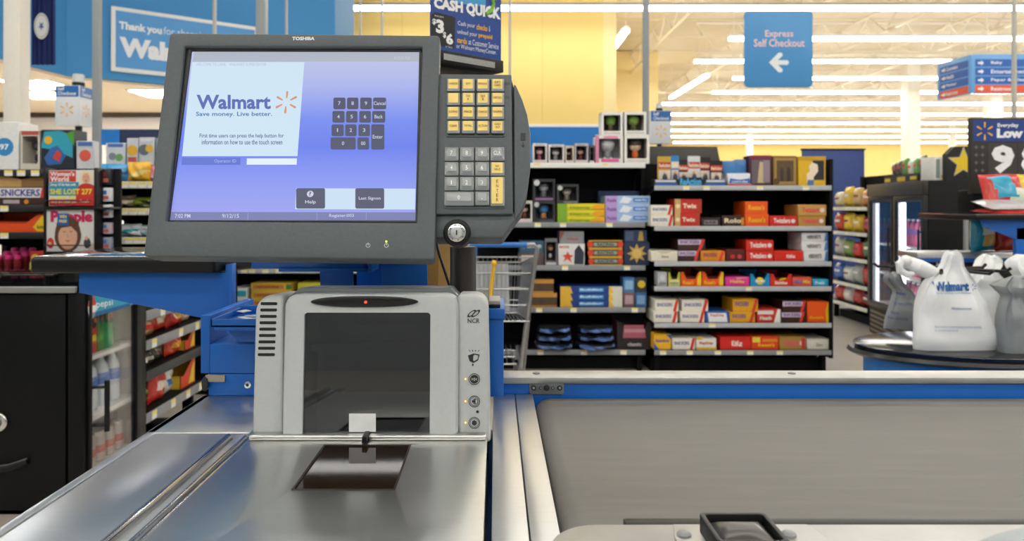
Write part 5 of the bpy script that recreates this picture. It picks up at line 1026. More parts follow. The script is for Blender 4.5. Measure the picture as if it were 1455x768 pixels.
# glass door on the lane face
zt, zb = flc.px(127, 408)[1], .06; y0, y1 = 0.0, flc.px(205, 500)[0]
mb = MB(); hz = flc.px(127, 449)[1]
mb.ring(flc, [(y0, zb), (y1, zb), (y1, .850), (y0, .850)], [(y0+.012, zb+.05), (y1-.075, zb+.05), (y1-.075, .838), (y0+.012, .838)], -.02, .008, black, .002); mb.build('door_frame', co)
mb = MB(); mb.prism(flc, [(y0+.01, zb+.05), (y1-.07, zb+.05), (y1-.07, hz), (y0+.01, hz)], -.008, -.004, glass); mb.build('glass_pane', co)
fh = flc.off(-.002); mb = MB(); mb.prism(fh, [(y0+.012, hz), (y1-.075, hz), (y1-.075, .838), (y0+.012, .838)], -.01, 0, mat('header_teal', '#1a93b4', .35, emit=.10)); hd = mb.build('header_strip', co)
mb = MB(); q = lambda pts: flc.poly(pts)
mb.decal(flc, q([(126, 452), (185, 435), (185, 430), (126, 446)]), cm('#1a5f9e'), .0)
mb.text(flc, 'pepsi', 0,0,0,0, wt2, .001, .01, q([(136.5, 440.5), (160, 435.5), (160, 424.5), (136.5, 427.5)]))
c = flc.px(130.5, 436.5); rr = .034
mb.decal(flc, ell(c[0], c[1], rr*.8, rr*1.25, 20), cm('#e6e9ea'), .001); mb.decal(flc, [(c[0]+rr*.8*math.cos(t), c[1]+rr*1.25*math.sin(t)) for t in [PI*.05+i*PI*.9/10 for i in range(11)]], cm('#c8372a'), .0016); mb.decal(flc, [(c[0]+rr*.75*math.cos(t), c[1]-.006+rr*1.1*math.sin(t)) for t in [PI*1.12+i*PI*.76/10 for i in range(11)]], cm('#8a9298'), .0016); mb.build('header_print', hd)
mb = MB(); hy = flc.px(134, 575)[0]; za, zc = flc.px(134, 612)[1], flc.px(134, 540)[1]
mb.tube([flc.pt(hy, za, .05), flc.pt(hy, zc, .05)], .010, black, 10)
for z in (za+.025, zc-.025): mb.tube([flc.pt(hy-.01, z, 0), flc.pt(hy, z, .05)], .006, black, 8)
mb.build('door_handle', co)
zs1 = flc.px(127, 511)[1]; zs2 = flc.px(127, 600)[1]
for z in (zs1, zs2, .13): mb = MB(); mb.prism(flc, [(.035, z-.018), (y1-.01, z-.018), (y1-.01, z), (.035, z)], -.40, -.03, mat('cooler_shelf_white', '#d3d5d2', .4), .002); mb.build('wire_shelf', co)
# drinks in it
for i, (ua, ub, c, c2, lab) in enumerate(((128, 152, '#b8301f', '#7a1a14', 'red drinks multipack behind the cooler glass'), (152.5, 175, '#0f8a4a', '#1f5a38', 'green drinks multipack behind the cooler glass'))):
    ya, yb = flc.px(ua, 480)[0]+.02, flc.px(ub, 480)[0]+.02; mb = MB(); mb.prism(flc, [(ya, zs1+.001), (yb, zs1+.001), (yb, hz+.02), (ya, hz+.02)], -.30, -.05, cm(c), .006); o = mb.build('drink_multipack'); tag(o, lab, 'drinks pack')
    g = MB(); f5 = flc.off(-.05); H = hz-zs1
    for k in range(3): g.decal(f5, ell(ya+(yb-ya)*(.2+.3*k), zs1+H*(.82-.04*k), .014, .024, 14), cm('#20221f' if not i else '#22303a'), .001); g.decal(f5, ell(ya+(yb-ya)*(.24+.3*k), zs1+H*.80, .008, .012, 10), cm('#d88a7a' if not i else '#b8504a'), .0016)
    g.decal(f5, [(ya+.01, zs1+.05), (yb-.01, zs1+.05), (yb-.01, zs1+.075), (ya+.01, zs1+.075)], cm('#d8c83a' if not i else '#1a9a58'), .001); g.build('front_print', o)
def bottle(c, h, r, body, lab, cap, name, label, group, cat='bottle'):
    mb = MB(); mb.lathe(c, [(r*.85, 0), (r, .01), (r, h*.28), (r*.92, h*.33), (r, h*.40), (r, h*.66), (r*.8, h*.78), (r*.36, h*.90), (r*.36, h*.94)], body, 14); o = mb.build(name)
    mb = MB(); mb.lathe((c[0], c[1], c[2]+h*.42), [(r*1.015, 0), (r*1.015, h*.22)], lab, 14); mb.build('bottle_label', o)
    mb = MB(); mb.lathe((c[0], c[1], c[2]+h*.935), [(r*.42, 0), (r*.42, h*.06)], cap, 12); mb.build('cap', o); return tag(o, label, cat, group)
wat = mat('water_bottle_plastic', '#c9d3d8', .15, spec=.6)
for k in range(4): bottle((LX-.10, 2.775+.088*k, zs2+.001), .215, .036, wat, cm('#3a6ab8'), cm('#e8ecee'), 'water_bottle', 'clear water bottle with blue label behind the cooler glass, %s from the handle' % ['first', 'second', 'third', 'fourth'][k], 'water bottles in the low cooler')
for k in range(5):
    mb = MB(); c = (LX-.09, 2.765+.072*k, .131); mb.lathe(c, [(.025, 0), (.033, .008), (.033, .108), (.026, .122)], mat('can_silver', '#b5aca6', .35, .5), 16); o = mb.build('drink_can'); tag(o, 'pale grey drink can on the cooler floor, %s from the handle' % ['first', 'second', 'third', 'fourth', 'fifth'][k], 'can', 'cans on the cooler floor')
    mb = MB(); mb.lathe((c[0], c[1], c[2]+.04), [(.0336, 0), (.0336, .03)], cm('#b8605a'), 16); mb.build('can_print', o)
# ---------------------------------------------------------------- candy rack facing the lane
yA, yB = flc.px(206, 520)[0]+.01, flc.px(291, 480)[0]
zz = [flc.px(206, v)[1] for v in (443, 485.5, 530, 590)]
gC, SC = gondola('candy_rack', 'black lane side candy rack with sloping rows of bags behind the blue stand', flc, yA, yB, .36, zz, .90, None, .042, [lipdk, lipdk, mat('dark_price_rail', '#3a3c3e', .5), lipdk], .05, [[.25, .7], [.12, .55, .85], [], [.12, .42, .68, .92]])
rackbag = [(1, .02, .30, .10, '#c9a06a', '#c8302a', 'tan and red candy bag on the upper row of the lane rack'), (1, .28, .55, .115, '#d03a2a', '#e8d8b8', 'red candy bag second on the upper row of the lane rack'), (1, .52, .78, .12, '#c22a22', '#d8a84a', 'red and gold candy bag third on the upper row of the lane rack'), (1, .74, .98, .10, '#d8c09a', '#c8302a', 'cream candy bag last on the upper row of the lane rack'),
 (2, .03, .30, .085, '#3a342f', '#e8e4dc', 'black and white candy bag on the middle row of the lane rack'), (2, .27, .52, .10, '#4a423a', '#7a6a5a', 'dark brown candy bag on the middle row of the lane rack'), (2, .50, .74, .11, '#d8452a', '#e8a02a', 'orange red candy bag on the middle row of the lane rack'),
 (3, .02, .28, .10, '#5aa02a', '#8a2a1f', 'green candy bag on the lowest row of the lane rack'), (3, .24, .48, .16, '#c8352a', '#e8d8c8', 'red and white candy bag on the lowest row of the lane rack'), (3, .46, .66, .13, '#e0e0d8', '#2a6ab0', 'white and blue candy bag on the lowest row of the lane rack')]
for i, (k, s0, s1_, h, c, c2, lab) in enumerate(rackbag):
    x0, x1 = yA+(yB-yA)*s0, yA+(yB-yA)*s1_
    pillow('candy_bag', lab, 'candy bag', flc.off(-.07-.02*(i % 2)), x0, SC[k].z+.001, x1, SC[k].z+h, .06, (lambda c, c2: lambda s, t: c2 if (.3 < t < .62 and .2+.2*t < s < .85) else c)(c, c2), 'candy bags on the lane rack', seed=40+i, wr=.3)
for k, s0, h, lab in ((2, .76, .10, 'open orange and yellow candy carton at the end of the middle lane rack row'), (3, .68, .13, 'open red and yellow candy carton at the end of the lowest lane rack row')):
    x0, x1 = yA+(yB-yA)*s0, yB-.03; z = SC[k].z+.001; mb = MB(); f5 = flc.off(-.04); m1, m2 = cm('#d8482a'), cm('#e8c23a')
    mb.prism(f5, [(x0, z), (x1, z), (x1, z+h), (x1-.03, z+h), (x0+.04, z+h*.45), (x0, z+h*.5)], -.004, 0, m1); mb.prism(f5, [(x0, z), (x0+.004, z), (x0+.004, z+h*.5), (x0, z+h*.5)], -.26, 0, m2); mb.prism(f5, [(x1-.004, z), (x1, z), (x1, z+h), (x1-.004, z+h)], -.26, 0, m2); mb.prism(f5, [(x0, z), (x1, z), (x1, z+h), (x0, z+h)], -.26, -.256, cm('#b08a4a'))
    mb.prism(f5, [(x0+.004, z), (x1-.004, z), (x1-.004, z+.005), (x0+.004, z+.005)], -.256, -.004, m1)
    deco(mb, f5, x0, z, x1, z+h, [('p', [(.5,.05),(.9,.05),(.98,.9),(.8,.7)], '#f0c83a')]); tag(mb.build('candy_carton'), lab, 'candy carton')
# ---------------------------------------------------------------- front facing candy rack at far left
f1 = wall(3.72); zq = [f1.px(0, v)[1] for v in (241, 291.5, 330, 380)]
g1, S1 = gondola('candy_rack', 'black candy rack at the left edge of the photo behind the magazines', f1, f1.px(-60, 0)[0], f1.px(72, 0)[0], .40, zq, 1.36, None, .034, [mat('price_rail_black', '#1a1b1c', .4)]*4, .09, [[12, 30, 50], [6], [6], [6]])
B(S1[0], 'display_box', 'box', 'tall white display cube with blue discs at the left edge', '#e4e6e4', (-14, 173, 27, 241), [('c', .5, .48, .19, '#2f8ac8'), ('t', .34, .42, .66, .54, '97', '#eef2f4')], depth=.16)
col2f['clear topped pack with dark round toy beside the white cube'] = ('#3a3448', '#2a2838', '#2f2a3c')
B(S1[0], 'toy_pack', 'toy pack', 'clear topped pack with dark round toy beside the white cube', '#cfc9bd', (29, 186, 57, 241), [('r', .05, .9, .95, 1, '#b8503a')], depth=.12, style='window', col2='#d8d4ca')
B(S1[0], 'toy_box', 'toy box', 'dark playset box with turquoise art and yellow badge', '#1c2430', (58, 184, 106, 241), [('p', [(.0,.55),(.1,.95),(.6,.97),(.95,.85),(.95,.3),(.4,.5)], '#2aa0b8'), ('p', [(.1,.3),(.3,.55),(.5,.6),(.75,.35),(.6,.15),(.2,.12)], '#2f62a8'), ('c', .22, .74, .10, '#e8b62a'), ('p', [(.35,.3),(.5,.5),(.62,.4),(.55,.2)], '#c8402a'), ('p', [(.75,.9),(1,.98),(1,.6),(.9,.7)], '#4a9a3a')], depth=.12)
mb = MB(); f = f1.off(-.05); x0, x1 = f.px(0, 0)[0]-.16, f.px(66, 0)[0]; z = S1[1].z; za, zb_ = z+.002, f.px(0, 241)[1]-.03
B(S1[1], 'candy_box', 'candy box', 'dark brown candy box with white and blue lettering under the cardboard tray', '#3a201a', (-30, 265.5, 67, 291.5), [('r', .3, .42, .97, .95, '#e8e4e4'), ('t', .32, .5, .9, .88, 'SNICKERS', '#2a3f9a'), ('p', [(.9,.42),(.97,.42),(.99,.95),(.93,.95)], '#d0302a'), ('c', .70, .2, .13, '#e0922a'), ('r', .36, .1, .6, .3, '#b8a8b0')], depth=.28)
B(S1[1], 'cardboard_tray', 'tray', 'open brown cardboard tray on top of the dark candy box', '#a87f48', (-30, 246, 68, 265.5), [('p', [(.3,.0),(.62,.0),(.62,.55),(.3,.9)], '#c49a5c'), ('p', [(.62,.0),(1,.0),(1,.98),(.62,.55)], '#8a6638')], depth=.28, style='tray', col2='#7a5a30')
B(S1[1], 'candy_pack', 'pack', 'flat yellow and blue packs poking out of the cardboard tray', '#e2b92e', (-20, 240.5, 66, 246.5), [('r', .0, .0, 1, .4, '#3a78c0'), ('r', .5, .5, .8, .95, '#f0ece0')], depth=.2)
B(S1[2], 'candy_tray', 'candy tray', 'bright orange dipped carton with yellow corner on the left rack', '#ee5412', (-40, 305, 66, 330), [('p', [(.88,.05),(.98,.05),(.98,.95),(.94,.95),(.82,.3)], '#f2cc1e'), ('t', .88, .2, .97, .4, '2.0' if False else 'kit', '#6a4a10')], style='tray', col2='#c83a12')
for k in range(9):
    r_, c_ = k//3, k % 3; f = wall(3.80); a = f.px(4+13*c_, 380); z = S1[3].z+.001
    mb = MB(); x = a[0]+.01; y = 3.76+.06*r_; h = .062+.018*r_; mb.lathe((x, y, z), [(.017, 0), (.019, .004), (.019, h*.62), (.010, h*.70)], cm('#7a1a1c'), 12); o = mb.build('candy_tube'); tag(o, 'dark red candy tube with pink cap on the lowest row of the left rack', 'candy tube', 'pink capped tubes on the left rack')
    mb = MB(); mb.lathe((x, y, z+h*.66), [(.016, 0), (.018, .003), (.018, h*.26), (.012, h*.34)], cm('#e0408a'), 12); mb.build('cap', o)
B(S1[3], 'candy_pack', 'pack', 'red and yellow pack beside the pink capped tubes', '#c8342a', (42, 357, 62, 380), [('c', .4, .6, .25, '#e8b02a'), ('r', .0, .0, 1, .3, '#e0c03a')], depth=.14)
# ---------------------------------------------------------------- magazines in their rack
fm2 = wall(3.38); r = thing('magazine_rack', 'black wire magazine rack holding two front facing magazines', 'rack', (fm2.px(110, 0)[0], 3.42, .872))
xa, xb, xc = fm2.px(64, 0)[0], fm2.px(131, 0)[0], fm2.px(157, 0)[0]; ztp = fm2.px(0, 238)[1]
mb = MB(); mb.box(xa, xc, 3.47, 3.485, .872, ztp, blackm, .002); mb.build('back_panel', r)
mb = MB(); mb.box(xb+.004, xb+.020, 3.385, 3.47, .872, ztp, black, .003); mb.box(xa-.012, xa, 3.385, 3.47, .872, ztp, black, .003); mb.build('side_post', r)
for v in (294, 357): z = fm2.px(0, v)[1]; mb = MB(); mb.box(xa, xc, 3.375, 3.47, z-.012, z, black, .002); mb.tube([(xa, 3.372, z+.03), (xb, 3.372, z+.03)], .003, black, 6); mb.build('pocket', r)
f = fm2.off(-.012)
def mag(poly, lab, col): 
    mb = MB(); mb.prism(f, f.poly(poly), -.006, 0, mat('magazine_'+col.lstrip('#'), col, .3, noise=.02)); return tag(mb.build('magazine'), lab, 'magazine', 'magazines in the rack')
def F4(u0, v0, u1, v1): return f.poly([(u0, v1), (u1, v1), (u1, v0), (u0, v0)])
skin = cm('#dca88a', .5)
m1 = mag([(69.5, 292.5), (135, 291.5), (134, 241), (69.5, 242)], 'red and blue magazine with a woman in red in the upper rack pocket', '#e6e4e0')
g = MB(); g.decal(f, F4(70, 242.5, 108, 258), cm('#cf3a2c')); 
for s, q in (("Woman's", F4(71.5, 243.5, 106, 250)), ('World', F4(71.5, 250.5, 98, 257.5))): g.text(f, s, 0,0,0,0, wt2, .0012, .03, q)
g.decal(f, F4(70, 258.5, 112, 278), cm('#2a92b4')); g.decal(f, F4(70, 283, 134.5, 292), cm('#b4242c')); g.decal(f, F4(108, 268, 134.5, 292), cm('#cc2f2a'), .0008); g.decal(f, ell(*f.px(123, 269), .045, .03, 20)[:11], cm('#cc2f2a'), .0010)
for s, q, c in (('SHE LOST 277', F4(71.5, 268, 131, 276), '#f2e02a'), ('at over 43!', F4(72, 277.5, 108, 282.5), '#f2e02a'), ('Drop 10 lbs fast with', F4(72, 260, 108, 265), '#e8f0f0'), ('body and health plan', F4(73, 285, 109, 289), '#f0c8b0'), ('People', F4(114, 283.5, 127, 288), '#f4eae0')): g.text(f, s, 0,0,0,0, cm(c), .0016, .03, q)
c = f.px(122.5, 252); g.decal(f, ell(c[0], c[1], .030, .034, 18), cm('#e8d8b0'), .0010); g.decal(f, ell(c[0], c[1]-.004, .018, .026, 18), skin, .0014); g.decal(f, ell(c[0], c[1]-.016, .006, .0025, 10), cm('#b04a4a'), .0018)
for s in (-.007, .007): g.decal(f, ell(c[0]+s, c[1]+.002, .002, .0012, 8), cm('#4a3a30'), .0018)
g.build('cover_print', m1)
m2 = mag([(64, 357), (134.5, 357), (134, 294.5), (66.5, 296)], 'white magazine with a smiling brown haired woman in the lower rack pocket', '#dcdad6')
g = MB(); g.text(f, 'People', 0,0,0,0, cm('#c21f5a'), .0008, .06, F4(72, 299, 132, 320)); g.decal(f, F4(66, 294.8, 134, 298), cm('#e8c23a'), .0006)
c = f.px(96.5, 333); hair = cm('#5a3a28', .5)
g.decal(f, [(c[0]+.062*math.cos(t)*(1 if math.sin(t) > 0 else 1.05), c[1]+(.088 if math.sin(t) > 0 else .085)*math.sin(t)) for t in [2*PI*i/36 for i in range(36)]], hair, .0012); g.decal(f, [(c[0]+.046*math.cos(t), c[1]-.010+(.058 if math.sin(t) > 0 else .062)*math.sin(t)) for t in [2*PI*i/30 for i in range(30)]], skin, .0016)
g.decal(f, [(c[0]-.048, c[1]+.02), (c[0]-.03, c[1]+.032), (c[0]+.015, c[1]+.04), (c[0]+.046, c[1]+.01), (c[0]+.055, c[1]+.06), (c[0], c[1]+.085), (c[0]-.055, c[1]+.055)], hair, .0020)
for s in (-.016, .016): g.decal(f, ell(c[0]+s, c[1]+.006, .0055, .0026, 12), cm('#f0ece8'), .0020); g.decal(f, ell(c[0]+s, c[1]+.006, .0026, .0026, 10), cm('#3a2a24'), .0024); g.decal(f, [(c[0]+s-.008, c[1]+.013), (c[0]+s+.008, c[1]+.013), (c[0]+s+.007, c[1]+.016), (c[0]+s-.007, c[1]+.016)], cm('#4a3022'), .0020)
g.decal(f, [(c[0]-.004, c[1]-.014), (c[0]+.004, c[1]-.014), (c[0]+.0015, c[1]+.002), (c[0]-.0015, c[1]+.002)], cm('#c89274'), .0020); g.decal(f, [(c[0]-.015, c[1]-.026), (c[0], c[1]-.036), (c[0]+.015, c[1]-.026), (c[0], c[1]-.028)], cm('#c05a5a'), .0020)
g.decal(f, F4(82, 303, 98, 320), cm('#1f5a9a'), .0024); 
for s, q in (("WIN", F4(85, 305, 95, 310)), ('FREE', F4(84.5, 312, 95.5, 316))): g.text(f, s, 0,0,0,0, cm('#e8e0a0'), .0030, .03, q)
for u, v, cc in ((72, 345, '#c8342a'), (124, 345, '#3a3a44'), (130, 352, '#c8b8b0')): cc_ = f.px(u, v); g.decal(f, ell(cc_[0], cc_[1], .017, .026, 14), cm(cc), .0014)
for u, v in ((71, 346), (123, 338)): cc_ = f.px(u, v); g.decal(f, ell(cc_[0], cc_[1], .008, .010, 12), skin, .0018)
g.build('cover_print', m2)
for i, (v0, v1, c) in enumerate(((240, 262, '#26262a'), (266.5, 286, '#dfe3e8'), (290.5, 309, '#dfe3e8'), (316, 332, '#b8a8b4'), (337, 354, '#9aa0b0'))):
    f5 = wall(3.44); a, b = f5.px(139, v1), f5.px(157, v0); mb = MB(); mb.box(a[0], b[0], 3.44, 3.469, a[1], b[1], cm(c), .004); o = mb.build('gum_pack'); tag(o, 'small %s on the side strip of the magazine rack, %s' % (['dark pack', 'white pack', 'white pack', 'mauve pack', 'grey blue pack'][i], ['at the top', 'second from top', 'third from top', 'fourth from top', 'at the bottom'][i]), 'gum pack', 'small packs beside the magazines')
    mb = MB(); deco(mb, f5, a[0], a[1], b[0], b[1], [('r', .15, .5, .7, .8, '#8a2a2a' if i == 0 else '#4a80c0'), ('r', .3, .15, .85, .4, '#c86a5a')]); mb.build('front_print', o)
# ---------------------------------------------------------------- toy and sundries rack between magazines and screen
f2_ = wall(4.3); zq = [f2_.px(0, v)[1] for v in (231, 258, 296, 337, 372)]
g2, S2 = gondola('sundries_rack', 'black sundries rack with tilted price rails between magazines and screen', f2_, f2_.px(136, 0)[0], f2_.px(300, 0)[0], .40, zq[1:], f2_.px(0, 184)[1]-.0, None, .04, [mat('price_rail_cream', '#d9d6c8', .4)]*4, .09, [[176, 189, 202, 216], [176, 189, 202, 216], [183, 195, 207, 219], []])
x0, x1 = f2_.px(136, 0)[0]+.01, f2_.px(300, 0)[0]-.01; mb = MB(); mb.prism(f2_, [(x0, zq[0]-.02), (x1, zq[0]-.02), (x1, zq[0]), (x0, zq[0])], -.40, -.24, shelfm, .001); mb.build('shelf_board', g2); S2.insert(0, Shelf(f2_, zq[0]))
mb = MB(); f5 = wall(4.66); mb.prism(f5, f5.poly([(146, 206), (172, 206), (172, 184), (146, 184)]), 0, .02, bandm); mb.prism(f5, f5.poly([(172.5, 206), (300, 206), (300, 184), (172.5, 184)]), 0, .02, cm('#1f2c50')); tag(mb.build('header_board'), 'blue and navy header board on the sundries rack', 'board')
for i, (u0, v0, u1, v1, c, it, lab) in enumerate(((150, 203, 178, 231, '#c9d0d6', [('r', .1, .82, .9, .97, '#4a70b0'), ('c', .35, .4, .17, '#7a8a94'), ('c', .7, .35, .17, '#6aa05a')], 'clear toy pack with green toy on the sundries rack top row'), (180, 196, 196, 231, '#c6cad2', [('c', .5, .55, .2, '#d8a82a'), ('r', .1, .1, .9, .3, '#b8504a')], 'clear toy pack with yellow toy on the sundries rack top row'), (197, 195, 219, 231, '#bfc6cc', [('c', .35, .55, .2, '#5a6a74'), ('c', .7, .6, .14, '#e0b23a'), ('r', .1, .85, .9, .97, '#d8dce4')], 'clear toy pack with dark toy on the sundries rack top row'), (222, 197, 262, 231, '#a8b4c4', [('r', .1, .2, .9, .7, '#4a6aa0')], 'blue toy pack hidden by the screen on the sundries rack top row'), (108, 203, 134, 231, '#c8ccd2', [('c', .5, .5, .2, '#d85a4a'), ('r', .1, .82, .9, .97, '#4a70b0')], 'clear toy pack with red toy above the magazines'))):
    if u0 < 136: B(S1[0], 'toy_pack', 'toy pack', lab, c, (u0, 200, u1, 241), it, depth=.05)
    else: B(S2[0], 'toy_pack', 'toy pack', lab, c, (u0, v0, u1, v1), it, depth=.06, back=.26)
for i, (u0, u1, v0, k, c, c2, lab) in enumerate(((112, 160, 232, 1, '#3f9ad0', '#e4eef2', 'sky blue snack bag first on the sundries rack'), (140, 180, 232, 1, '#4a9fd8', '#1a58a8', 'blue and white snack bag second on the sundries rack'), (176, 209, 229, 1, '#eeb52a', '#f3dc8a', 'yellow snack bag with rounded pattern on the sundries rack'), (207, 245, 234, 1, '#d8849a', '#eee0e4', 'pink and white snack bag by the screen on the sundries rack'), (152, 188, 276, 2, '#6a5a44', '#c8b8a0', 'dull brown snack bag on the second sundries row'), (180, 232, 279, 2, '#7a8a2a', '#3a3a20', 'olive snack bag on the second sundries row'), (155, 196, 318, 3, '#dfe8ec', '#2aa0b8', 'white and turquoise wipes pack on the third sundries row'), (190, 240, 320, 3, '#e3eaec', '#3aaac0', 'white wipes pack by the screen on the third sundries row'))):
    f5 = f2_.off(-.04-.02*(i % 2)); x0, x1 = f5.px(u0, 0)[0], f5.px(u1, 0)[0]; z = S2[k].z+.002
    if u0 < 136: x0 = f5.px(137, 0)[0]
    pillow('snack_bag', lab, 'snack bag', f5, x0, z, x1, max(f5.px(0, v0)[1], z+.05), .09, (lambda c, c2: lambda s, t: c2 if (.25 < t < .6 and .3 < s+.2*math.sin(8*t) < .8) else c)(c, c2), 'bags on the sundries rack', seed=70+i, wr=.25, dof=-.05)
# ================================================================== right side
# tall glass door cooler, turned a little
pL, pR = Vector((3.53, 6.65, 0)), Vector((3.30, 5.40, 0)); fC = Frame(pL, pR-pL); WL = (pR-pL).length; HT = 1.381; D = .62
cr_ = thing('drink_cooler', 'black two door drinks cooler with glowing white light beyond the carrier bags', 'cooler', tuple((pL+pR)/2-fC.n*.3))
mb = MB(); dkc = mat('cooler_black', '#0b0c0d', .45, spec=.2, noise=.08, nscale=30)
mb.prism(fC, [(WL-.03, 0), (WL, 0), (WL, HT), (WL-.03, HT)], -D, -.02, dkc, .003); mb.prism(fC, [(0, 0), (.03, 0), (.03, HT), (0, HT)], -D, -.02, dkc, .003); mb.prism(fC, [(.03, 0), (WL-.03, 0), (WL-.03, HT), (.03, HT)], -D, -D+.03, mat('cooler_blue_liner', '#3a70d0', .4)); mb.prism(fC, [(.03, HT-.04), (WL-.03, HT-.04), (WL-.03, HT), (.03, HT)], -D+.03, -.02, dkc); mb.prism(fC, [(.03, .22), (WL-.03, .22), (WL-.03, .26), (.03, .26)], -D+.03, -.02, dkc); mb.build('cabinet', cr_)
mb = MB(); mb.prism(fC, [(0, HT-.11), (WL, HT-.11), (WL, HT), (0, HT)], -.02, .02, mat('header_dark_brown', '#2c2622', .4, noise=.05), .004); mb.build('header', cr_)
mb = MB(); mb.prism(fC, [(0, .0), (WL, .0), (WL, .25), (0, .25)], -.03, -.004, dkc)
for i in range(5): mb.prism(fC, [(.05, .03+.042*i), (WL-.05, .03+.042*i), (WL-.05, .05+.042*i), (.05, .05+.042*i)], -.004, .006, cm('#6a5f50'), .002)
mb.build('grille', cr_)
for k in (0, 1):
    x0, x1 = .01+k*(WL/2), WL/2-.005+k*(WL/2); mb = MB(); mb.ring(fC, [(x0, .26), (x1, .26), (x1, HT-.115), (x0, HT-.115)], [(x0+.06, .31), (x1-.05, .31), (x1-.05, HT-.16), (x0+.06, HT-.16)], -.02, .015, black, .003); dr = mb.build('door', cr_)
    mb = MB(); mb.prism(fC, [(x0+.06, .31), (x1-.05, .31), (x1-.05, HT-.16), (x0+.06, HT-.16)], -.004, 0, glass); mb.build('glass_pane', dr)
    mb = MB(); mb.tube([fC.pt(x1-.025, .70, .04), fC.pt(x1-.025, 1.0, .04)], .009, black, 8); [mb.tube([fC.pt(x1-.025, z, .01), fC.pt(x1-.025, z, .04)], .006, black, 6) for z in (.72, .98)]; mb.build('door_handle', dr)
for k in (0, 1):
    xm = (.06, WL/2+.05)[k]; mb = MB(); mb.prism(fC, [(xm+.02, .30), (xm+.06, .30), (xm+.06, HT-.17), (xm+.02, HT-.17)], -.05, -.03, em('#eef4ff', 6 if k else 1.2)); tag(mb.build('interior_light', cr_), None)
zsh = (.30, .58, .84); 
for z in zsh: mb = MB(); mb.prism(fC, [(.035, z-.015), (WL-.035, z-.015), (WL-.035, z), (.035, z)], -D+.04, -.06, mat('cooler_shelf_white', '#d3d5d2', .4)); mb.build('wire_shelf', cr_)
proto = None; pk = mat('pink_drink', '#c0506a', .2, spec=.6)
for zi, z in enumerate(zsh):
    for k in range(10):
        x = .16+k*.106; p = fC.pt(x, z+.001, -.17); lab = 'pink drink bottle on the %s cooler shelf, %s from its far end' % (['lower', 'middle', 'upper'][zi], ['first', 'second', 'third', 'fourth', 'fifth', 'sixth', 'seventh', 'eighth', 'ninth', 'tenth'][k])
        if proto is None: proto = bottle(p, .23, .034, pk, cm('#7a4a8a'), cm('#e0e0e4'), 'drink_bottle', lab, 'pink bottles in the two door cooler'); base = p
        else: dup(proto, p-base, lab)
# goods on the cooler roof
ftop = Frame((0, 5.62, 0)); Srf = Shelf(ftop, HT+.001)
fr_t = fC.off(-.10); xl_, xr_ = .10, WL-.42
mb = MB(); mb.prism(fr_t, [(xl_, HT+.001), (xr_, HT+.001), (xr_, HT+.075), (xl_, HT+.075)], -.25, 0, cm('#211d18')); deco(mb, fr_t, xl_, HT, xr_, HT+.075, [('r', .02, .3, .2, .7, '#e0c02a'), ('r', .42, .25, .66, .75, '#d8b82a'), ('r', .8, .3, .98, .7, '#e0c02a')]); o = mb.build('display_tray'); tag(o, 'long black and yellow tray on the two door cooler', 'tray')
cs = ['#3a3428', '#4a3a2c', '#6a9a3a', '#d8d4c8', '#5aa048', '#2c2a26']
for i, c in enumerate(cs):
    x0 = xl_+.01+(xr_-xl_-.02)*i/6; x1 = xl_+(xr_-xl_-.02)*(i+1)/6; pillow('snack_pouch', ['dark pouch at the far end of the tray on the cooler', 'brown pouch second in the tray on the cooler', 'green pouch third in the tray on the cooler', 'white pouch fourth in the tray on the cooler', 'leaf green pouch fifth in the tray on the cooler', 'black pouch at the near end of the tray on the cooler'][i], 'snack pouch', fr_t, x0, HT+.06, x1, HT+.20+.012*(i % 3), .06, (lambda c: lambda s, t: '#c8452a' if .5 < t < .65 and .2 < s < .8 else c)(c), 'pouches in the tray on the cooler', seed=90+i, dof=-.08)
ff = wall(5.50); a, b = ff.px(1317, 0)[0], ff.px(1346, 0)[0]; tz = ff.px(0, 222)[1]
mb = MB(); mb.box(a+.06, b+.06, 5.50, 5.68, HT, tz, cm('#e6e4de'), .003); o = mb.build('snack_box'); tag(o, 'white box with gold star on the two door cooler', 'box')
mb = MB(); f6 = wall(5.499); cx, cy_ = (a+b)/2+.09, HT+(tz-HT)*.62; mb.decal(f6, [(cx+(.045 if i % 2 == 0 else .018)*math.cos(PI/2+i*PI/5), cy_+(.045 if i % 2 == 0 else .018)*math.sin(PI/2+i*PI/5)) for i in range(10)], cm('#e0b02a')); mb.decal(f6, [(cx-.06, HT+.02), (cx+.05, HT+.02), (cx+.05, HT+.045), (cx-.06, HT+.045)], cm('#d8a82a')); mb.decal(f6, [(a+.07, HT+.02), (a+.10, HT+.02), (a+.10, tz-.02), (a+.07, tz-.02)], cm('#8a9a94')); mb.build('front_print', o)
ff = wall(5.44); a, b, tz = ff.px(1346, 0)[0], ff.px(1386, 0)[0], ff.px(0, 208)[1]
mb = MB(); mb.prism(ff, [(a, HT), (b, HT), (b, tz), (a+.06, tz), (a, tz-.06)], -.06, 0, cm('#161616')); o = mb.build('star_sign'); tag(o, 'black board with a large yellow star on the two door cooler', 'sign')
mb = MB(); c = ff.px(1369, 231); R_ = .115; st5 = lambda k: [(c[0]+k*(R_ if i % 2 == 0 else R_*.42)*math.cos(PI/2+i*PI/5), c[1]+k*(R_ if i % 2 == 0 else R_*.42)*math.sin(PI/2+i*PI/5)) for i in range(10)]
mb.decal(ff, st5(1.12), cm('#b9b9b4'), .001); mb.decal(ff, st5(1), cm('#e2c01e'), .002); mb.build('star', o)
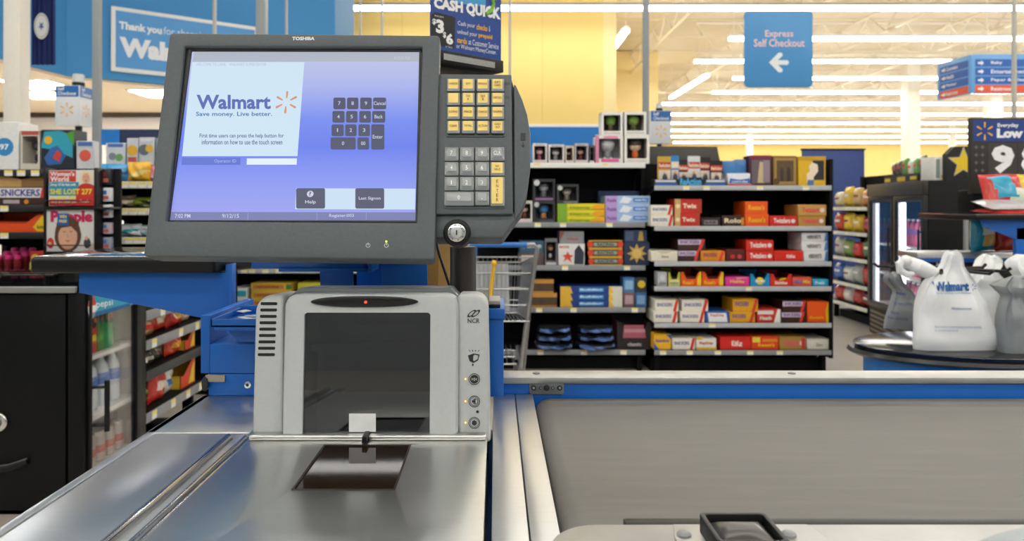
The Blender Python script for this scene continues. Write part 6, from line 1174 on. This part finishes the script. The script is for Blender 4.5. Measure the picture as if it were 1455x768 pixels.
# far aisle shelving in line with the cooler
fA = Frame((3.60, 7.62, 0), (-.02, -.84, 0)); zq = [1.173, .92, .66, .40, .19]
gA, SA = gondola('shelf_unit', 'white railed snack shelves of the far aisle between the two fixtures', fA, 0, .84, .40, zq, 1.50, None, .035, mat('price_rail_cream', '#d9d6c8', .4), .08, [[.2, .5, .8]]*5)
shn = ['top', 'second', 'third', 'fourth', 'bottom']; bc = [['#d8c8a0', '#e0b83a', '#c8a86a', '#d8883a'], ['#c84a2a', '#e8c22a', '#d8b02a', '#b83a2a'], ['#b8b4a8', '#7a9a4a', '#c8382a', '#3a6a3a'], ['#3a62a8', '#d8d8d0', '#a8b0a8', '#c83a2a'], ['#c8463a', '#d8d0c0', '#b83a2f', '#7a2a2a']]
cn = [['pale tan', 'yellow', 'tan', 'amber'], ['brick red', 'bright yellow', 'golden', 'red'], ['grey', 'olive', 'scarlet', 'dark green'], ['blue', 'white', 'grey green', 'red'], ['coral', 'cream', 'crimson', 'maroon']]
for k in range(5):
    for i in range(4):
        h = .16+.05*((i*7+k*3) % 4)/3; h = min(h, (1.47 if k == 0 else zq[k-1]-.06)-zq[k]); c = bc[k][i]
        pillow('snack_bag', '%s snack bag on the %s shelf of the far aisle' % (cn[k][i], shn[k]), 'snack bag', fA.off(-.06), .02+.2*i, SA[k].z+.002, .21+.2*i, SA[k].z+h, .10, (lambda c, k: lambda s, t: ('#e8e2d2' if k % 2 else '#8a3a2a') if .45 < t < .62 and .2 < s < .8 else c)(c, k+i), 'snack bags of the far aisle', seed=120+4*k+i, nx=8, ny=8, dof=-.03)
# neighbouring lane: counter, ledge, price sign, chips
nb = thing('lane_counter', 'neighbouring lane counter with steel edge behind the carrier bags', 'checkout counter', (2.5, 3.9, 0))
f = wall(3.60); x0 = f.px(1287, 0)[0]; mb = MB(); mb.box(f.px(1393, 0)[0], x0+1.2, 3.62, 3.76, 0, .895, black, .003); mb.build('cabinet', nb)
mb = MB(); mb.box(x0+.06, x0+1.2, 3.60, 3.78, .915, .945, steel, .006); mb.build('steel_edge', nb); mb = MB(); mb.box(x0+.07, x0+1.2, 3.605, 3.77, .895, .915, blue); mb.build('blue_trim', nb)
nl = thing('lane_ledge', 'black ledge on a blue bracket carrying chip bags at the right edge', 'ledge', (2.55, 3.4, 1.10))
f = wall(3.30); x0 = f.px(1387, 0)[0]; mb = MB(); mb.prism(upz, [(x0, 3.30), (x0+.8, 3.30), (x0+.8, 3.84), (x0+.05, 3.84)], 1.115, 1.142, black, .005); mb.build('ledge_body', nl)
mb = MB(); mb.prism(upz, [(x0+.006, 3.305), (x0+.79, 3.305), (x0+.79, 3.83), (x0+.055, 3.83)], 1.142, 1.144, mat('ledge_steel', '#d6d8d8', .10, 1.0)); mb.build('steel_top', nl)
f = wall(3.34); mb = MB(); mb.prism(f, f.poly([(1392, 311), (1500, 311), (1500, 340), (1444, 340), (1396, 321)]), -.005, 0, blue, .001); mb.box(f.px(1444, 0)[0], f.px(1500, 0)[0], 3.34, 3.365, .90, 1.08, blue, .003); mb.box(f.px(1444, 0)[0]+.02, f.px(1500, 0)[0], 3.345, 3.365, 0, .90, blue, .003); mb.build('bracket', nl)
ps = thing('price_sign', 'black everyday low price sign with blue header and large white digits', 'sign', (2.75, 3.66, 1.144))
f = wall(3.66); a = f.px(1380, 275); b = f.px(1540, 167); mb = MB(); mb.prism(f, [(a[0], a[1]), (b[0], a[1]), (b[0], b[1]), (a[0], b[1])], -.03, 0, cm('#2a2826', .5), .003); bd = mb.build('board', ps)
mb = MB(); q4_ = lambda u0, v0, u1, v1: f.poly([(u0, v1), (u1, v1), (u1, v0), (u0, v0)])
mb.decal(f, q4_(1383, 170.5, 1537, 200.5), cm('#1f3f8a', .4), .001); c = f.px(1399, 186); spark(mb, f, c[0], c[1], .047, cm('#f2b81e'), .002)
mb.text(f, 'Everyday', 0,0,0,0, wt2, .002, .03, q4_(1417, 175, 1447, 182)); mb.text(f, 'Low Price', 0,0,0,0, wt2, .002, .06, q4_(1416, 182.5, 1500, 196))
for i, (u0, u1) in enumerate(((1404.5, 1445), (1446.5, 1487))): mb.decal(f, q4_(u0, 203, u1, 250), cm('#3a3836'), .001); mb.text(f, '98'[i], 0,0,0,0, wt2, .002, .05, q4_(u0+4, 206, u1-4, 246))
for i in range(8): c = f.px(1387+9*(i % 2), 209+11*(i//2)); mb.decal(f, [(c[0]+(.012 if k % 2 == 0 else .005)*math.cos(PI/2+k*PI/4), c[1]+(.012 if k % 2 == 0 else .005)*math.sin(PI/2+k*PI/4)) for k in range(8)], cm('#6a6864'), .001)
mb.build('sign_print', bd)
mb = MB(); mb.box(a[0]+.02, b[0]-.02, 3.67, 3.80, 1.145, a[1]+.02, blackm, .004); mb.build('stand_box', ps)
mb = MB(); f = wall(4.6); x = f.px(1374, 0)[0]; mb.box(x-.012, x+.012, 4.6, 4.62, 0, f.px(0, 300)[1], cm('#8a8d8f'), .002); mb.box(x-.05, x+.05, 4.57, 4.65, 0, .01, cm('#8a8d8f')); tag(mb.build('upright_post'), 'slim grey upright beside the black side of the two door cooler', 'post')
chip = lambda s, t: '#2a9fc4' if .25 < s+.15*t < .62 and .25 < t < .88 else ('#e8e2d4' if .42 < s < .8 and .12 < t < .5 else ('#e6c22a' if s > .72 else '#c8322a'))
f = Frame((0, 3.42, 1.150)); a, b = wall(3.42).px(1405, 0)[0], wall(3.42).px(1476, 0)[0]
pillow('chip_bag', 'red blue and yellow chip bag standing on the neighbouring ledge', 'chip bag', Frame((a, 3.44, 1.165), (1,0,0), (0,.35,1)), 0, 0, b-a, .185, .10, chip, 'chip bags at the right edge', seed=201, nx=20, ny=16)
pillow('chip_bag', 'silver chip bag lying flat under the standing chip bag', 'chip bag', Frame((a-.04, 3.34, 1.168), (1,0,0), (0,.9,.22)), 0, 0, b-a+.04, .16, .05, lambda s, t: '#4a9a5a' if s > .6 and .3 < t < .6 else '#b4b2b4', 'chip bags at the right edge', seed=202, gloss=.2)
pillow('chip_bag', 'red chip bag lying at the bottom of the pile on the neighbouring ledge', 'chip bag', Frame((a-.03, 3.325, 1.147), (1,0,0), (0,1,.06)), 0, 0, b-a+.03, .20, .035, lambda s, t: '#e0a02a' if s > .7 else '#c8281e', 'chip bags at the right edge', seed=203)
f = wall(3.70)
pillow('chip_bag', 'turquoise chip bag standing below the neighbouring ledge', 'chip bag', wall(3.70), f.px(1379, 0)[0], .947, f.px(1412, 0)[0], 1.12, .09, lambda s, t: '#e0b45a' if .35 < s < .95 and .2 < t < .5 else ('#dfe4e4' if s > .3 and t > .5 else '#1f9ab8'), 'chip bags at the right edge', seed=204)
pillow('chip_bag', 'red chip bag standing below the neighbouring ledge near the blue bracket', 'chip bag', wall(3.69), f.px(1411, 0)[0], .947, f.px(1446, 0)[0], 1.10, .09, lambda s, t: '#e0b02a' if s > .55 and .45 < t < .8 else '#c2281c', 'chip bags at the right edge', seed=205)
# ---------------------------------------------------------------- bag carousel
cx, cy2, R0, zt_ = 1.785, 2.60, .27, .675
ca = thing('bag_carousel', 'round black bagging carousel with blue base holding white carrier bags', 'bagging carousel', (cx, cy2, 0))
mb = MB(); mb.lathe((cx, cy2, 0), [(R0-.09, 0), (R0-.09, .10), (R0-.03, .12), (R0-.03, zt_-.045)], mat('carousel_blue', '#1f78c4', .4, noise=.03), 64, 1.7); mb.build('base', ca)
mb = MB(); mb.lathe((cx, cy2, zt_-.045), [(R0-.03, 0), (R0-.004, .004), (R0+.006, .014), (R0, .026), (R0-.02, .030), (R0-.02, .032)], mat('carousel_rubber', '#16181a', .3), 64, 1.7); mb.build('rim', ca)
mb = MB(); mb.lathe((cx, cy2, zt_-.013), [(R0-.022, 0), (R0-.022, .005)], blue, 64, 1.7); mb.build('blue_band', ca)
mb = MB(); mb.lathe((cx, cy2, zt_-.008), [(R0-.012, 0), (R0-.008, .004), (R0-.014, .008)], mat('carousel_top', '#26282a', .16, spec=.7), 64, 1.7); mb.build('turntable', ca)
cx = 1.64
# wire frame that the bags hang on
mb = MB(); hzz = zt_+.335
mb.cyl((cx, cy2, zt_), (cx, cy2, hzz-.05), .016, black)
for a in range(8):
    t = a*PI/4+.25; d = Vector((math.cos(t), math.sin(t), 0)); p = Vector((cx, cy2, hzz-.06)); mb.tube([p, p+d*.20, p+d*.215+Vector((0, 0, .012))], .006, black, 6)
mb.build('bag_arm', ca)
sheet = mat('white_bag_film', '#eef0f0', .35, noise=.02, trans=.0); sheet_shaded = mat('grey_bag_film', '#8d9295', .4, noise=.04)  # second film: bag colour greyed to stand for shade
def carrier(label, Y, rows, T, m, seed, prints=None, top=.45, base=None, name='carrier_bag', skew=0.0):
    """standing T-shirt bag: a loft of creased flat rings that follows the bag's outline, drawn in where the handles are tied"""
    rnd = random.Random(seed); ph = [rnd.random()*6 for _ in range(8)]; N = 44; f = wall(Y); L = []
    for (v, ul, ur, k) in rows: a, b = f.px(ul, v), f.px(ur, v); L.append((a[1], a[0], b[0], k))
    if base is not None: L[0] = (base,)+L[0][1:]
    z0 = L[0][0]
    def at(z):
        for A, B_ in zip(L, L[1:]):
            if z <= B_[0]: t = (z-A[0])/(B_[0]-A[0]); t = max(0, t); s = t*t*(3-2*t) if False else t; return [A[i]+(B_[i]-A[i])*s for i in (1, 2, 3)]
        return list(L[-1][1:])
    H = L[-1][0]-z0
    def crease(a, t, x):
        g = .10+1.5*t*t
        return T*(.10*math.sin(7*a+ph[0]+2*t)*g+.07*math.sin(13*a+ph[1]-4*t)*g+(.04+.08*t)*math.sin(10*t+22*x+ph[2])+.06*math.sin(31*x-17*t+ph[3])*g)
    def ring(z):
        x0, x1, k = at(z); t = (z-z0)/H; out = []
        for i in range(N):
            a = 2*PI*i/N; ca, sa = math.cos(a), math.sin(a); x = (x0+x1)/2+math.copysign(abs(ca)**.6, ca)*(x1-x0)/2
            y = math.copysign(abs(sa)**.7, sa)*T*.5*k
            out.append(Vector((x, Y-y+crease(a, t, x)*k+skew*(x-(x0+x1)/2), z+(.006*math.sin(3*a+ph[4]) if t > .9 else 0))))
        return out
    n = 26; zs_ = [z0+H*i/n for i in range(n+1)]
    mb = MB(); mb.rings([ring(z) for z in zs_], m); o = mb.build(name); tag(o, label, 'carrier bag', 'carrier bags on the carousel')
    if prints:
        g = MB()
        def front(x, z):
            x0, x1, k = at(z); q = (x-(x0+x1)/2)/((x1-x0)/2); q = max(-.98, min(.98, q)); ca = math.copysign(abs(q)**(1/.6), q); sa = math.sqrt(1-ca*ca); a = math.atan2(sa, ca)
            return Y-sa**.7*T*.5*k+crease(a, (z-z0)/H, x)*k+skew*(x-(x0+x1)/2)-.004
        for (txt, u0, v0, u1, v1, c, b) in prints:
            (xa, za), (xb, zb) = f.px(u0, v1), f.px(u1, v0)
            if txt == '*':
                for k in range(6):
                    a = PI/2+k*PI/3; pc = (xa+xb)/2, (za+zb)/2; rr = (xb-xa)/2
                    g.raw([Vector((pc[0]+rr*(t_*math.cos(a)-w_*math.sin(a)), front(pc[0], pc[1]), pc[1]+rr*(t_*math.sin(a)+w_*math.cos(a)))) for t_, w_ in ((.4, -.08), (1, -.14), (1, .14), (.4, .08))], [(0,1,2,3)], cm(c))
            else:
                vs, fs_ = text_geo(txt, b); g.raw([Vector((xa+(xb-xa)*x, front(xa+(xb-xa)*x, za+(zb-za)*y), za+(zb-za)*y)) for x, y in vs], fs_, cm(c))
        g.build('bag_print', o)
    return o
pr = [('Walmart', 1318, 398.5, 1367, 411.5, '#1f62a8', .05), ('*', 1371, 402, 1381, 412, '#2a72b8', 0), ('Save money. Live better.', 1319, 412.5, 1371, 416, '#4a86c0', .0), ('Walmart.com', 1340, 433.5, 1367, 437, '#2a5a9a', .01), ('Please return to a participating store for recycling', 1318, 459.5, 1381, 463.5, '#6a98c4', 0), ('Do not let children play with bags', 1318, 465, 1350, 468, '#6a98c4', 0)]
lead = carrier('large white carrier bag with blue lettering at the front of the carousel', 2.49, [(492, 1298.5, 1413, .75), (484, 1298, 1415, 1), (455, 1301, 1408, 1), (430, 1304, 1399, .95), (412, 1308, 1391, .8), (400, 1314, 1384, .7), (391, 1324, 1377, .6), (384, 1333, 1371, .5), (377, 1339, 1367, .45), (368, 1341, 1367, .4), (361, 1343, 1365, .35), (357, 1347, 1361, .2)], .085, sheet, 3, pr, base=zt_+.001)
carrier('white carrier bag with bunched handles tucked behind the lettered bag', 2.70, [(490, 1366, 1423, .8), (470, 1366, 1424, 1), (445, 1366, 1421, 1), (425, 1366, 1416, .9), (412, 1366, 1417, .8), (404, 1367, 1424, .9), (395, 1372, 1424, 1.0), (386, 1380, 1414, .8), (378, 1388, 1419, .9), (370, 1394, 1420, .8), (363, 1400, 1413, .4)], .075, sheet, 8, None, base=zt_+.001)
carrier('empty bag greyed as in shade hanging off the left arm of the carousel', 2.68, [(467, 1258.5, 1298, .4), (455, 1261, 1299, .8), (440, 1265, 1300, .9), (424, 1269, 1300, .8), (413, 1272, 1294, .7), (406, 1266, 1286, .8), (398, 1259, 1279, .9), (391, 1258, 1276, .7), (387, 1262, 1271, .3)], .05, sheet_shaded, 5, [('Walmart', 1272, 414, 1282, 418, '#3a4a8a', .02), ('Save money. Live better.', 1268, 427, 1291, 434, '#5a6a9c', 0), ('Walmart.com', 1265, 441, 1273, 445, '#3a4a8a', 0), ('Please recycle this bag', 1262, 449, 1284, 454, '#3a4a8a', 0)], skew=-.3)
carrier('bag greyed as in shade with knotted top right of the lettered bag', 2.44, [(491, 1421, 1466, .7), (475, 1420, 1468, 1), (450, 1419, 1466, 1), (432, 1421, 1462, .8), (420, 1427, 1458, .7), (413, 1421, 1465, 1), (406, 1419, 1470, 1.1), (399, 1427, 1466, .8), (394, 1436, 1452, .3)], .085, sheet_shaded, 12, None, base=zt_+.001)
carrier('white bag cut by the right edge of the photo above the dark knots', 2.60, [(485, 1437, 1490, .7), (450, 1437, 1490, 1), (410, 1438, 1488, .9), (392, 1442, 1482, .8), (380, 1436, 1484, 1), (370, 1438, 1480, .9), (363, 1446, 1470, .4)], .08, sheet, 17, None, base=zt_+.001)
g = MB(); f = wall(2.51); pth = [(1336, 396, .020), (1326, 389, .030), (1314, 384, .034), (1302, 378, .033), (1292, 373, .030), (1283, 369, .024), (1278, 368, .014)]
g.tube([f.pt(*f.px(u, v), .012*math.sin(u)) for u, v, r_ in pth], [r_*.8 for *_, r_ in pth], sheet, 12)
g.tube([f.pt(*f.px(u, v), .01) for u, v in ((1282, 368), (1275, 374), (1277, 384), (1286, 389), (1296, 388))], [.010, .013, .014, .013, .008], sheet, 10); g.build('handle', lead)
